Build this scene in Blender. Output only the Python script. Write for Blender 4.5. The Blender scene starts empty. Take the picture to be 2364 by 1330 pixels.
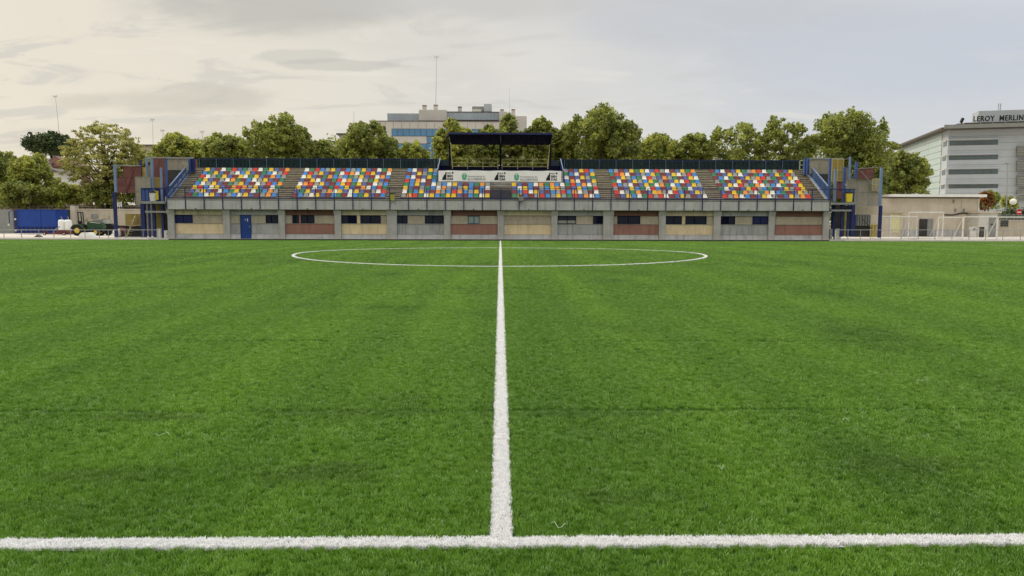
import bpy, math, random
import numpy as np
from mathutils import Matrix, Vector
random.seed(7)
rng = np.random.default_rng(11)
scene = bpy.context.scene
R = math.radians

# ------------------------------------------------------------------ camera
CAM = Vector((-0.008, 0.0, 1.68))
PITCH, YAW, ROLL = 5.07, 0.917, 0.14
FX, CX, CY = 1700.0, 1182.0, 665.0
cam_data = bpy.data.cameras.new('camera')
cam = bpy.data.objects.new('camera', cam_data)
scene.collection.objects.link(cam)
MROT = Matrix.Rotation(R(-YAW), 4, 'Z') @ Matrix.Rotation(R(90 - PITCH), 4, 'X') @ Matrix.Rotation(R(ROLL), 4, 'Z')
cam.matrix_world = Matrix.Translation(CAM) @ MROT
cam_data.sensor_width = 36
cam_data.lens = FX / 2364 * 36
cam_data.clip_start = 0.1
cam_data.clip_end = 4000
scene.camera = cam

# ------------------------------------------------------------------ world, sun, exposure
SUN_EL, SUN_AZ = 34.0, -58.0      # azimuth from +Y (view) towards +X
world = bpy.data.worlds.new('World')
scene.world = world
world.use_nodes = True
wn = world.node_tree
wn.nodes.clear()


def N(tree, kind, **kw):
    n = tree.nodes.new(kind)
    for k, v in kw.items():
        if k.startswith('in_'):
            key = k[3:]
            key = int(key) if key.isdigit() else key.replace('_', ' ')
            n.inputs[key].default_value = v
        else:
            setattr(n, k, v)
    return n


def L(tree, a, b):
    tree.links.new(a, b)


def ramp(tree, fac, stops, interp='LINEAR'):
    r = tree.nodes.new('ShaderNodeValToRGB')
    r.color_ramp.interpolation = interp
    while len(r.color_ramp.elements) < len(stops):
        r.color_ramp.elements.new(0.5)
    for e, (p, c) in zip(r.color_ramp.elements, stops):
        e.position = p
        e.color = (c, c, c, 1) if not hasattr(c, '__len__') else (*c, 1)
    tree.links.new(fac, r.inputs[0])
    return r.outputs[0]


def lin(c):
    c = c / 255
    return c / 12.92 if c <= 0.04045 else ((c + 0.055) / 1.055) ** 2.4


def rgb(*c):
    return tuple(lin(v) for v in c)


def math_(tree, op, a, b=None, clamp=False):
    n = tree.nodes.new('ShaderNodeMath')
    n.operation = op
    n.use_clamp = clamp
    for i, v in enumerate((a, b)):
        if v is None:
            continue
        if isinstance(v, (int, float)):
            n.inputs[i].default_value = v
        else:
            tree.links.new(v, n.inputs[i])
    return n.outputs[0]


def mixc(tree, fac, a, b, blend='MIX'):
    n = tree.nodes.new('ShaderNodeMix')
    n.data_type = 'RGBA'
    n.blend_type = blend
    for i, v in ((0, fac), (6, a), (7, b)):
        if isinstance(v, (int, float)):
            n.inputs[i].default_value = v
        elif hasattr(v, '__len__'):
            n.inputs[i].default_value = (*v, 1)
        else:
            tree.links.new(v, n.inputs[i])
    return n.outputs[2]


sky = N(wn, 'ShaderNodeTexSky', sky_type='NISHITA')
sky.sun_disc = False
sky.sun_elevation = R(SUN_EL)
sky.sun_rotation = R(SUN_AZ)
sky.dust_density = 3
bg_sky = N(wn, 'ShaderNodeBackground', in_Strength=0.09)
L(wn, sky.outputs[0], bg_sky.inputs[0])
tc = N(wn, 'ShaderNodeTexCoord')
sep = N(wn, 'ShaderNodeSeparateXYZ')
L(wn, tc.outputs['Generated'], sep.inputs[0])
dx, dy, dz = sep.outputs
zc = math_(wn, 'ADD', math_(wn, 'MAXIMUM', dz, 0.0), 0.16)
cu = math_(wn, 'DIVIDE', dx, zc)
cv = math_(wn, 'DIVIDE', dy, zc)
comb = N(wn, 'ShaderNodeCombineXYZ')
L(wn, cu, comb.inputs[0])
L(wn, cv, comb.inputs[1])
# broad cloud sheets
n1 = N(wn, 'ShaderNodeTexNoise', in_Scale=0.75, in_Detail=5.0, in_Roughness=0.5, in_Distortion=0.3)
mp = N(wn, 'ShaderNodeMapping')
mp.inputs['Location'].default_value = (3.1, 7.4, 0)
mp.inputs['Scale'].default_value = (0.8, 1.0, 1)
L(wn, comb.outputs[0], mp.inputs[0])
L(wn, mp.outputs[0], n1.inputs['Vector'])
# small streaky clouds
n2 = N(wn, 'ShaderNodeTexNoise', in_Scale=3.4, in_Detail=8.0, in_Roughness=0.6, in_Distortion=0.6)
mp2 = N(wn, 'ShaderNodeMapping')
mp2.inputs['Location'].default_value = (1.3, 0.4, 2)
mp2.inputs['Scale'].default_value = (0.62, 1.15, 1)
L(wn, comb.outputs[0], mp2.inputs[0])
L(wn, mp2.outputs[0], n2.inputs['Vector'])
# warm on the left (towards the veiled sun), cool on the right
side = math_(wn, 'ADD', math_(wn, 'MULTIPLY', dx, 0.80), 0.5, clamp=True)
base = ramp(wn, side, [(0.0, rgb(230, 222, 204)), (0.30, rgb(231, 224, 209)), (0.52, rgb(229, 225, 217)),
                       (0.74, rgb(218, 220, 221)), (1.0, rgb(212, 216, 222))])
hor = ramp(wn, dz, [(0.0, 1.0), (0.17, 0.0)])
base = mixc(wn, math_(wn, 'MULTIPLY', hor, 0.55), base, mixc(wn, side, rgb(238, 229, 208), rgb(232, 232, 227)))
dark = ramp(wn, n1.outputs[0], [(0.40, 0.0), (0.60, 1.0)], 'EASE')
dark = math_(wn, 'MULTIPLY', dark, ramp(wn, dz, [(0.05, 0.15), (0.32, 0.95)]))
base = mixc(wn, math_(wn, 'MULTIPLY', dark, 0.42), base, mixc(wn, side, rgb(176, 172, 164), rgb(186, 193, 208)))
wisp = ramp(wn, n2.outputs[0], [(0.52, 0.0), (0.62, 1.0)], 'EASE')
wispm = math_(wn, 'MULTIPLY', wisp, math_(wn, 'SUBTRACT', 1.0, side))
base = mixc(wn, math_(wn, 'MULTIPLY', wispm, 0.6), base, rgb(196, 194, 188))
glow = ramp(wn, n2.outputs[0], [(0.30, 1.0), (0.44, 0.0)], 'EASE')
base = mixc(wn, math_(wn, 'MULTIPLY', glow, 0.35), base, rgb(242, 236, 222))
# heavier cloud banks with ragged edges, placed in the cloud plane (u, v)
warp = N(wn, 'ShaderNodeTexNoise', in_Scale=1.6, in_Detail=7.0, in_Roughness=0.62)
L(wn, comb.outputs[0], warp.inputs['Vector'])
wsep = N(wn, 'ShaderNodeSeparateColor')
L(wn, warp.outputs['Color'], wsep.inputs[0])


def bank(px, py, ru, rv, col, amt, wob=1.0, rot=0.0):
    global base
    d = (MROT.to_3x3() @ Vector(((px - CX) / FX, -(py - CY) / FX, -1.0))).normalized()
    u0, v0 = d.x / (d.z + .16), d.y / (d.z + .16)
    uu = math_(wn, 'SUBTRACT', cu, u0)
    vv = math_(wn, 'SUBTRACT', cv, v0)
    if rot:
        c_, s_ = math.cos(rot), math.sin(rot)
        uu, vv = (math_(wn, 'ADD', math_(wn, 'MULTIPLY', uu, c_), math_(wn, 'MULTIPLY', vv, s_)),
                  math_(wn, 'SUBTRACT', math_(wn, 'MULTIPLY', vv, c_), math_(wn, 'MULTIPLY', uu, s_)))
    a = math_(wn, 'POWER', math_(wn, 'ABSOLUTE', math_(wn, 'DIVIDE', uu, ru)), 2.0)
    b = math_(wn, 'POWER', math_(wn, 'ABSOLUTE', math_(wn, 'DIVIDE', vv, rv)), 2.0)
    r2 = math_(wn, 'ADD', math_(wn, 'ADD', a, b), math_(wn, 'MULTIPLY', math_(wn, 'SUBTRACT', wsep.outputs[0], 0.5), 2.6 * wob))
    f = ramp(wn, r2, [(0.0, 1.0), (1.0, 0.0)], 'EASE')
    base = mixc(wn, math_(wn, 'MULTIPLY', f, amt), base, col)


bank(600, 20, .55, .26, rgb(192, 189, 180), .85, .9)
bank(1080, 5, .5, .16, rgb(203, 201, 196), .6, 1.0)
bank(1750, 60, .7, .3, rgb(200, 203, 208), .55, 1.0)
bank(2050, 150, .75, .55, rgb(204, 209, 219), .7, .8)
bank(700, 130, .16, .07, rgb(196, 194, 186), .5, 3.0)
bank(790, 150, .22, .06, rgb(190, 188, 180), .5, 3.4)
bank(430, 232, .38, .22, rgb(202, 196, 182), .7, 1.3)
bank(190, 235, .16, .12, rgb(204, 198, 184), .6, 1.3)
bank(480, 300, .7, .2, rgb(214, 207, 192), .6, 1.4)
# overcast sky, made much brighter above the frame to light stand and trees
zen = math_(wn, 'ADD', 0.84, math_(wn, 'MULTIPLY', ramp(wn, dz, [(0.32, 0.0), (1.0, 1.0)]), 2.0))
bg_cloud = N(wn, 'ShaderNodeBackground')
L(wn, base, bg_cloud.inputs[0])
L(wn, zen, bg_cloud.inputs[1])
mixs = N(wn, 'ShaderNodeMixShader', in_0=0.92)
L(wn, bg_sky.outputs[0], mixs.inputs[1])
L(wn, bg_cloud.outputs[0], mixs.inputs[2])
wout = N(wn, 'ShaderNodeOutputWorld')
L(wn, mixs.outputs[0], wout.inputs[0])

sd = bpy.data.lights.new('sun', 'SUN')
sd.energy = 1.5
sd.angle = R(18)
sd.color = (1.0, 0.93, 0.82)
sun = bpy.data.objects.new('sun', sd)
scene.collection.objects.link(sun)
el, az = R(SUN_EL), R(SUN_AZ)
tosun = Vector((math.sin(az) * math.cos(el), math.cos(az) * math.cos(el), math.sin(el)))
sun.rotation_euler = tosun.to_track_quat('Z', 'Y').to_euler()

scene.view_settings.view_transform = 'Standard'
scene.view_settings.look = 'None'
scene.view_settings.exposure = 0.25
scene.view_settings.gamma = 1.0
scene.view_settings.use_curve_mapping = False
scene.cycles.max_bounces = 8
scene.cycles.diffuse_bounces = 6
scene.cycles.transparent_max_bounces = 12

# ------------------------------------------------------------------ helpers
C = scene.collection


def P(px, py, Y):
    """Point at world depth Y that the photograph shows at pixel (px, py)."""
    d = MROT.to_3x3() @ Vector(((px - CX) / FX, -(py - CY) / FX, -1.0))
    return CAM + d * ((Y - CAM.y) / d.y)


def GX(px, Y, py=510):
    return P(px, py, Y).x


def GZ(py, Y, px=1155):
    return P(px, py, Y).z


class MB:
    def __init__(s):
        s.v, s.f, s.m = [], [], []

    def add(s, verts, faces, mi=0):
        o = len(s.v)
        s.v += [tuple(p) for p in verts]
        s.f += [tuple(i + o for i in f) for f in faces]
        s.m += [mi] * len(faces)
        return s

    def box(s, x0, x1, y0, y1, z0, z1, mi=0):
        x0, x1 = min(x0, x1), max(x0, x1)
        y0, y1 = min(y0, y1), max(y0, y1)
        z0, z1 = min(z0, z1), max(z0, z1)
        v = [(x, y, z) for z in (z0, z1) for y in (y0, y1) for x in (x0, x1)]
        return s.add(v, [(0, 2, 3, 1), (4, 5, 7, 6), (0, 1, 5, 4), (2, 6, 7, 3), (0, 4, 6, 2), (1, 3, 7, 5)], mi)

    def tube(s, p, q, r, n=6, r2=None, mi=0, cap=True):
        p, q = Vector(p), Vector(q)
        r2 = r if r2 is None else r2
        d = (q - p).normalized()
        a = d.orthogonal().normalized()
        b = d.cross(a)
        vs = []
        for c, rr in ((p, r), (q, r2)):
            for i in range(n):
                t = 2 * math.pi * i / n
                vs.append(c + (a * math.cos(t) + b * math.sin(t)) * rr)
        fs = [(i, (i + 1) % n, n + (i + 1) % n, n + i) for i in range(n)]
        if cap:
            fs += [tuple(range(n))[::-1], tuple(range(n, 2 * n))]
        return s.add(vs, fs, mi)

    def bar(s, p, q, w, h, mi=0):
        """rectangular bar from p to q; w across, h along the up-ish side"""
        p, q = Vector(p), Vector(q)
        d = (q - p).normalized()
        up = Vector((0, 0, 1)) if abs(d.z) < 0.95 else Vector((0, 1, 0))
        a = d.cross(up).normalized() * w / 2
        b = a.cross(d).normalized() * h / 2
        vs = [c + sa * a + sb * b for c in (p, q) for sa, sb in ((-1, -1), (1, -1), (1, 1), (-1, 1))]
        return s.add(vs, [(0, 1, 2, 3), (7, 6, 5, 4), (0, 4, 5, 1), (1, 5, 6, 2), (2, 6, 7, 3), (3, 7, 4, 0)], mi)

    def prism(s, poly, off, mi=0):
        """polygon (3-D points) extruded by vector off"""
        n = len(poly)
        off = Vector(off)
        vs = [Vector(p) for p in poly] + [Vector(p) + off for p in poly]
        fs = [tuple(range(n)), tuple(range(2 * n - 1, n - 1, -1))]
        fs += [(i, n + i, n + (i + 1) % n, (i + 1) % n) for i in range(n)]
        return s.add(vs, fs, mi)

    def mesh(s, name, mats, smooth=False):
        me = bpy.data.meshes.new(name)
        me.from_pydata(s.v, [], s.f)
        for m in (mats if isinstance(mats, (list, tuple)) else [mats]):
            me.materials.append(m)
        if any(s.m):
            me.polygons.foreach_set('material_index', s.m)
        if smooth:
            me.polygons.foreach_set('use_smooth', [True] * len(me.polygons))
        me.update()
        return me

    def build(s, name, mats, parent=None, kind=None, label=None, cat=None, group=None, smooth=False):
        return link(name, s.mesh(name, mats, smooth), parent, kind, label, cat, group)


def tag(o, label=None, cat=None, group=None, kind=None):
    if label:
        o['label'] = label
    if cat:
        o['category'] = cat
    if group:
        o['group'] = group
    if kind:
        o['kind'] = kind
    return o


def link(name, data, parent=None, kind=None, label=None, cat=None, group=None):
    o = bpy.data.objects.new(name, data)
    C.objects.link(o)
    if parent is not None:
        o.parent = parent
        o.matrix_parent_inverse = Matrix.Translation(-Vector(parent.location)) if parent.type == 'EMPTY' and not parent.get('local') else Matrix()
    return tag(o, label, cat, group, kind)


def thing(name, loc, label, cat, group=None, local=False):
    """Empty at the thing's base; parts are given in world space unless local"""
    o = bpy.data.objects.new(name, None)
    o.location = loc
    o.empty_display_size = 0.2
    C.objects.link(o)
    if local:
        o['local'] = 1
    return tag(o, label, cat, group)


def copy_tree(o, parent=None):
    c = o.copy()
    C.objects.link(c)
    if parent is not None:
        c.parent = parent
    for ch in [x for x in o.children]:
        copy_tree(ch, c)
    return c


def fast_mesh(name, verts, quads, mats, mi=None):
    me = bpy.data.meshes.new(name)
    nv, nf, k = len(verts), len(quads), quads.shape[1]
    me.vertices.add(nv)
    me.vertices.foreach_set('co', verts.astype(np.float32).ravel())
    me.loops.add(nf * k)
    me.loops.foreach_set('vertex_index', quads.astype(np.int32).ravel())
    me.polygons.add(nf)
    me.polygons.foreach_set('loop_start', np.arange(0, nf * k, k, dtype=np.int32))
    for m in mats:
        me.materials.append(m)
    if mi is not None:
        me.polygons.foreach_set('material_index', mi.astype(np.int32))
    me.update(calc_edges=True)
    me.validate()
    return me


# ------------------------------------------------------------------ materials
def mat(name, col, rough=0.7, var=0.12, scale=2.0, metal=0.0, bump=0.0, streak=0.0, spec=0.4, alpha=None,
        stain=(60, 58, 50), see=0.0, fine=0.0):
    m = bpy.data.materials.new(name)
    m.use_nodes = True
    t = m.node_tree
    b = t.nodes['Principled BSDF']
    col = rgb(*col)
    geo = N(t, 'ShaderNodeNewGeometry')
    n = N(t, 'ShaderNodeTexNoise', in_Scale=scale, in_Detail=6.0, in_Roughness=0.6)
    L(t, geo.outputs['Position'], n.inputs['Vector'])
    lo = tuple(c * (1 - var * 1.6) for c in col)
    hi = tuple(min(1, c * (1 + var)) for c in col)
    c = ramp(t, n.outputs[0], [(0.3, lo), (0.7, hi)])
    if streak:
        mpg = N(t, 'ShaderNodeMapping')
        mpg.inputs['Scale'].default_value = (2.6, 2.6, 0.22)
        L(t, geo.outputs['Position'], mpg.inputs[0])
        s = N(t, 'ShaderNodeTexNoise', in_Scale=1.3, in_Detail=7.0, in_Roughness=0.68)
        L(t, mpg.outputs[0], s.inputs['Vector'])
        f = ramp(t, s.outputs[0], [(0.50, 0.0), (0.70, 1.0)])
        c = mixc(t, math_(t, 'MULTIPLY', f, streak), c, rgb(*stain))
    if fine:
        g = N(t, 'ShaderNodeTexNoise', in_Scale=22.0, in_Detail=4.0, in_Roughness=0.7)
        L(t, geo.outputs['Position'], g.inputs['Vector'])
        c = mixc(t, fine, c, ramp(t, g.outputs[0], [(0.3, tuple(x * .5 for x in col)), (0.7, tuple(min(1, x * 1.3) for x in col))]))
    L(t, c, b.inputs['Base Color'])
    b.inputs['Roughness'].default_value = rough
    b.inputs['Metallic'].default_value = metal
    b.inputs['Specular IOR Level'].default_value = spec
    if bump:
        bn = N(t, 'ShaderNodeTexNoise', in_Scale=scale * 9, in_Detail=4.0)
        L(t, geo.outputs['Position'], bn.inputs['Vector'])
        bp = N(t, 'ShaderNodeBump', in_Strength=bump, in_Distance=0.02)
        L(t, bn.outputs[0], bp.inputs['Height'])
        L(t, bp.outputs[0], b.inputs['Normal'])
    if see:
        out = t.nodes['Material Output']
        tr = N(t, 'ShaderNodeBsdfTransparent')
        mx = N(t, 'ShaderNodeMixShader', in_0=see)
        L(t, b.outputs[0], mx.inputs[1])
        L(t, tr.outputs[0], mx.inputs[2])
        L(t, mx.outputs[0], out.inputs[0])
    return m


def leaf_mat(name, col, trans=0.48):
    col = tuple(min(.6, x * k) for x, k in zip(col, (1.66, 1.74, 1.15)))
    m = bpy.data.materials.new(name)
    m.use_nodes = True
    t = m.node_tree
    t.nodes.clear()
    geo = N(t, 'ShaderNodeNewGeometry')
    n = N(t, 'ShaderNodeTexNoise', in_Scale=0.9, in_Detail=3.0)
    L(t, geo.outputs['Position'], n.inputs['Vector'])
    c = ramp(t, n.outputs[0], [(0.3, tuple(x * .72 for x in col)), (0.7, tuple(x * 1.28 for x in col))])
    d = N(t, 'ShaderNodeBsdfDiffuse')
    tr = N(t, 'ShaderNodeBsdfTranslucent')
    L(t, c, d.inputs[0])
    L(t, c, tr.inputs[0])
    mx = N(t, 'ShaderNodeMixShader', in_0=trans)
    L(t, d.outputs[0], mx.inputs[1])
    L(t, tr.outputs[0], mx.inputs[2])
    gl = N(t, 'ShaderNodeBsdfGlossy', in_Roughness=0.45)
    gl.inputs[0].default_value = (0.5, 0.5, 0.5, 1)
    m2 = N(t, 'ShaderNodeMixShader', in_0=0.06)
    L(t, mx.outputs[0], m2.inputs[1])
    L(t, gl.outputs[0], m2.inputs[2])
    o = N(t, 'ShaderNodeOutputMaterial')
    L(t, m2.outputs[0], o.inputs[0])
    return m


M = {}
M['concrete'] = mat('concrete', (172, 170, 165), 0.9, 0.12, 1.1, bump=0.15, streak=0.42, fine=0.2)
M['parapet'] = mat('parapet_concrete', (182, 181, 178), 0.9, 0.14, 0.9, bump=0.15, streak=0.40, fine=0.2)
M['plinth'] = mat('plinth_concrete', (180, 180, 180), 0.9, 0.16, 1.3, streak=0.5, fine=0.2)
M['tier'] = mat('tier_concrete', (128, 119, 102), 0.95, 0.22, 1.6, bump=0.2, streak=0.6, stain=(52, 46, 36), fine=0.35)
M['beige'] = mat('beige_paint', (216, 196, 158), 0.8, 0.09, 0.9, streak=0.32, stain=(120, 100, 75))
M['beige_shade_dirt'] = mat('beige_lintel', (194, 184, 154), 0.85, 0.14, 1.2, streak=0.5, stain=(88, 84, 66))  # shade under the parapet painted into the darker tone, plus stain streaks
M['grey_wall'] = mat('grey_wall', (164, 165, 162), 0.85, 0.12, 0.9, streak=0.42)
M['brown'] = mat('brown_paint', (148, 108, 94), 0.8, 0.1, 0.9, streak=0.4, stain=(80, 55, 46))
M['brown_shade_dirt'] = mat('brown_lintel', (112, 80, 66), 0.85, 0.14, 1.2, streak=0.45, stain=(58, 44, 38))  # darker brown holds painted overhang shade as well as stains
M['ribbed'] = mat('ribbed_sheet', (188, 178, 158), 0.7, 0.10, 1.2, streak=0.25, stain=(110, 96, 74))
M['navy'] = mat('navy_paint', (22, 36, 92), 0.5, 0.12, 2)
M['navy_dark'] = mat('navy_dark', (12, 15, 48), 0.6, 0.1, 2, spec=0.12)
M['shutter'] = mat('shutter_blue', (12, 28, 88), 0.5, 0.12, 2)
M['door_blue'] = mat('door_blue', (14, 58, 132), 0.5, 0.08, 1.5, streak=0.2, stain=(10, 30, 80))
M['blue'] = mat('blue_paint', (58, 84, 140), 0.5, 0.14, 1.5, streak=0.15, stain=(40, 40, 60))
M['blue_pale'] = mat('blue_faded', (116, 136, 168), 0.5, 0.1, 2)
M['container_blue'] = mat('container_blue', (14, 60, 140), 0.55, 0.10, 0.9, streak=0.2, stain=(14, 34, 90))
M['glass_dark'] = mat('glass_dark', (24, 34, 54), 0.3, 0.15, 1, spec=0.35)
M['pane_pale'] = mat('glass_pale', (128, 146, 142), 0.2, 0.1, 1, spec=0.8)
M['curtain'] = mat('blind', (150, 148, 138), 0.6, 0.06, 1)
M['steel'] = mat('galvanised_steel', (150, 152, 150), 0.45, 0.08, 3, metal=0.5)
M['cream'] = mat('cream_paint', (206, 200, 132), 0.5, 0.08, 3)
M['white'] = mat('white_paint', (226, 226, 220), 0.5, 0.05, 2)
M['offwhite'] = mat('offwhite', (205, 203, 195), 0.6, 0.08, 2, streak=0.12)
M['banner'] = mat('banner_cloth', (240, 240, 235), 0.7, 0.04, 1.2)
M['black'] = mat('black', (22, 22, 22), 0.6, 0.1, 2)
M['ink'] = mat('black_print', (26, 26, 26), 0.7, 0.05, 2)
M['grey_ink'] = mat('grey_print', (118, 116, 112), 0.7, 0.05, 2)
M['emblem'] = mat('green_print', (86, 168, 132), 0.7, 0.05, 2)
M['emblem_light'] = mat('pale_green_print', (176, 214, 190), 0.7, 0.05, 2)
M['fence_green'] = mat('fence_green', (38, 60, 70), 0.55, 0.12, 3)
M['fence_mesh'] = mat('fence_mesh', (34, 52, 54), 0.8, 0.12, 3, see=0.22, spec=0.1)
M['fence_post'] = mat('fence_post', (72, 100, 122), 0.5, 0.1, 3)
M['maroon_mesh'] = mat('maroon_mesh', (122, 78, 72), 0.7, 0.14, 2.5, see=0.10)
M['grey_mesh'] = mat('grey_mesh', (158, 152, 136), 0.7, 0.10, 2.5, see=0.22)
M['yellow_mesh'] = mat('yellow_mesh', (158, 138, 78), 0.7, 0.12, 2.5, see=0.12)
M['yellow'] = mat('yellow_paint', (196, 180, 92), 0.55, 0.1, 2)
M['olive_yellow'] = mat('olive_yellow', (138, 126, 68), 0.7, 0.15, 2)
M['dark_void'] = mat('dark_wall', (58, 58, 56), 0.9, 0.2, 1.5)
M['stucco'] = mat('stucco', (194, 184, 166), 0.9, 0.08, 0.7, streak=0.3, stain=(150, 132, 108))
M['stucco_wall'] = mat('stucco_wall', (182, 172, 152), 0.9, 0.10, 0.7, streak=0.3, stain=(140, 124, 96))
M['apron'] = mat('pavement_concrete', (196, 188, 176), 0.9, 0.10, 0.5, fine=0.15)
M['dirt'] = mat('ground_dirt', (118, 112, 92), 0.95, 0.2, 0.08)
M['strip'] = mat('wall_foot_shade', (24, 36, 15), 0.95, 0.25, 1.2)  # contact shade at the stand's foot painted into this dark green
M['rubber'] = mat('rubber', (30, 30, 30), 0.85, 0.2, 3)
M['rim'] = mat('rim_yellow', (212, 180, 60), 0.5, 0.1, 3)
M['tractor_green'] = mat('tractor_green', (26, 64, 38), 0.4, 0.1, 2)
M['red_paint'] = mat('rust_red', (98, 44, 42), 0.6, 0.2, 4)
M['sign_red'] = mat('sign_red', (190, 36, 40), 0.5, 0.05, 2)
M['grey_box'] = mat('grey_box', (132, 134, 130), 0.6, 0.1, 2)
M['facade_grey'] = mat('facade_grey', (174, 180, 185), 0.75, 0.05, 0.35, fine=0.06)
M['facade_beige'] = mat('facade_beige', (190, 185, 177), 0.8, 0.06, 0.3)
M['glass_blue'] = mat('glass_blue', (70, 122, 160), 0.15, 0.12, 0.15, spec=0.8)
M['glass_grey'] = mat('glass_grey', (150, 160, 168), 0.15, 0.12, 0.2, spec=0.8)
M['glass_green'] = mat('glass_curtain', (166, 182, 176), 0.2, 0.08, 0.1, spec=0.9)
M['glass_strip'] = mat('glass_strip', (62, 80, 84), 0.12, 0.25, 0.3, spec=0.9)
M['roof_edge'] = mat('roof_edge', (92, 86, 78), 0.7, 0.12, 1)
M['roof_tile'] = mat('roof_tile', (126, 98, 86), 0.85, 0.15, 1)
M['bark'] = mat('bark', (82, 72, 56), 0.95, 0.25, 2, bump=0.3)
M['bark_dark'] = mat('bark_dark', (56, 48, 38), 0.95, 0.25, 2)

SEATC = {'Y': ('yellow', (236, 200, 58)), 'I': ('violet blue', (98, 112, 168)), 'M': ('maroon', (138, 66, 70)),
         'W': ('white', (238, 236, 226)), 'G': ('green', (72, 140, 104)), 'R': ('red', (220, 72, 60)),
         'B': ('light blue', (84, 148, 212)), 'A': ('grey', (160, 162, 158)), 'O': ('orange', (240, 162, 76))}
SEATM = {k: mat('seat_' + v[0].replace(' ', '_'), v[1], 0.5, 0.07, 1.5, spec=0.3) for k, v in SEATC.items()}

# ------------------------------------------------------------------ ground and pitch
ZG = 0.20          # level of the paved ground beyond the pitch
_zy = [-60, 3.88, 14, 24.55, 29, 33.7, 38, 42.85, 54, 64.6]
_zz = [0, 0, .10, .206, .248, .272, .252, .206, .13, .10]


def zf(Y):
    return np.interp(Y, _zy, _zz)


MB().add([(-900, -400, -.06), (900, -400, -.06), (900, 1500, -.06), (-900, 1500, -.06)], [(0, 1, 2, 3)]).build('ground', M['dirt'], kind='structure')

tm = bpy.data.materials.new('turf_base')
tm.use_nodes = True
t = tm.node_tree
b = t.nodes['Principled BSDF']
geo = N(t, 'ShaderNodeNewGeometry')
n = N(t, 'ShaderNodeTexNoise', in_Scale=35.0, in_Detail=5.0, in_Roughness=0.7)
L(t, geo.outputs['Position'], n.inputs['Vector'])
L(t, ramp(t, n.outputs[0], [(0.3, (0.012, 0.030, 0.004)), (0.7, (0.035, 0.085, 0.008))]), b.inputs['Base Color'])
b.inputs['Roughness'].default_value = 0.95
b.inputs['Specular IOR Level'].default_value = 0.1


def sheet(pts_fn, ys, name, m, dz, x0=None, x1=None):
    mb = MB()
    vs, fs = [], []
    for i, y in enumerate(ys):
        a, c = pts_fn(y)
        vs += [(a, y, float(zf(y)) + dz), (c, y, float(zf(y)) + dz)]
        if i:
            k = 2 * i
            fs.append((k - 2, k - 1, k + 1, k))
    mb.add(vs, fs)
    return mb.build(name, m, kind='structure')


ys_all = sorted(set(list(np.linspace(-12, 64.6, 60)) + _zy[1:]))
ys_all = [y for y in ys_all if y >= -12]
sheet(lambda y: (-75, 75), ys_all, 'football_pitch', tm, 0)

LW = 0.054          # half width of the line along the pitch centre
TL = P(1182, 1252, 10)
# distance at which the touchline lies
dvec = (P(1182, 1252, 10) - CAM)
TY = CAM.z / -dvec.z * dvec.y - 0.03
LX = 0.0
CYC = 33.7
RC = 9.15


def line_mat(name, c1, c2):
    m = bpy.data.materials.new(name)
    m.use_nodes = True
    t = m.node_tree
    b = t.nodes['Principled BSDF']
    geo = N(t, 'ShaderNodeNewGeometry')
    n = N(t, 'ShaderNodeTexNoise', in_Scale=25.0, in_Detail=4.0, in_Roughness=0.7)
    L(t, geo.outputs['Position'], n.inputs['Vector'])
    L(t, ramp(t, n.outputs[0], [(0.3, c1), (0.7, c2)]), b.inputs['Base Color'])
    b.inputs['Roughness'].default_value = 0.9
    return m


lm = line_mat('line_base', (0.42, 0.42, 0.42), (0.7, 0.7, 0.7))
lmf = line_mat('worn_line_base', (0.30, 0.42, 0.22), (0.42, 0.52, 0.30))
MB().add([(-52, TY - .055, .004), (52, TY - .055, .004), (52, TY + .055, .004), (-52, TY + .055, .004)], [(0, 1, 2, 3)]).build('touchline', lm, kind='structure')
sheet(lambda y: (LX - LW, LX + LW), [TY + .055] + [y for y in ys_all if TY + .1 < y < 63.4] + [63.6], 'halfway_line', lm, .004)
vs, fs = [], []
NSEG = 240
for i in range(NSEG):
    a = 2 * math.pi * i / NSEG
    for r in (RC - .11, RC):
        y = CYC + r * math.sin(a)
        vs.append((LX + r * math.cos(a), y, float(zf(y)) + .008))
for i in range(NSEG):
    j = (i + 1) % NSEG
    fs.append((2 * i, 2 * i + 1, 2 * j + 1, 2 * j))
MB().add(vs, fs).build('centre_circle', lm, kind='structure')
for sx in (-1, 1):
    xs = 36.2 * sx
    pm = MB()
    yy = [y for y in ys_all if 13.5 < y < 53.8]
    yy = [13.4] + yy + [54.4]
    vv, ff = [], []
    for i, y in enumerate(yy):
        vv += [(xs - .06, y, float(zf(y)) + .006), (xs + .06, y, float(zf(y)) + .006)]
        if i:
            ff.append((2 * i - 2, 2 * i - 1, 2 * i + 1, 2 * i))
    pm.add(vv, ff)
    z = float(zf(54.35)) + .006
    x2 = 52.5 * sx
    a, c = sorted((xs + .06 * sx, x2))
    pm.add([(a, 54.29, z), (c, 54.29, z), (c, 54.4, z), (a, 54.4, z)], [(0, 1, 2, 3)])
    pm.build('penalty_area_line', lmf, kind='structure')


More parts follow.
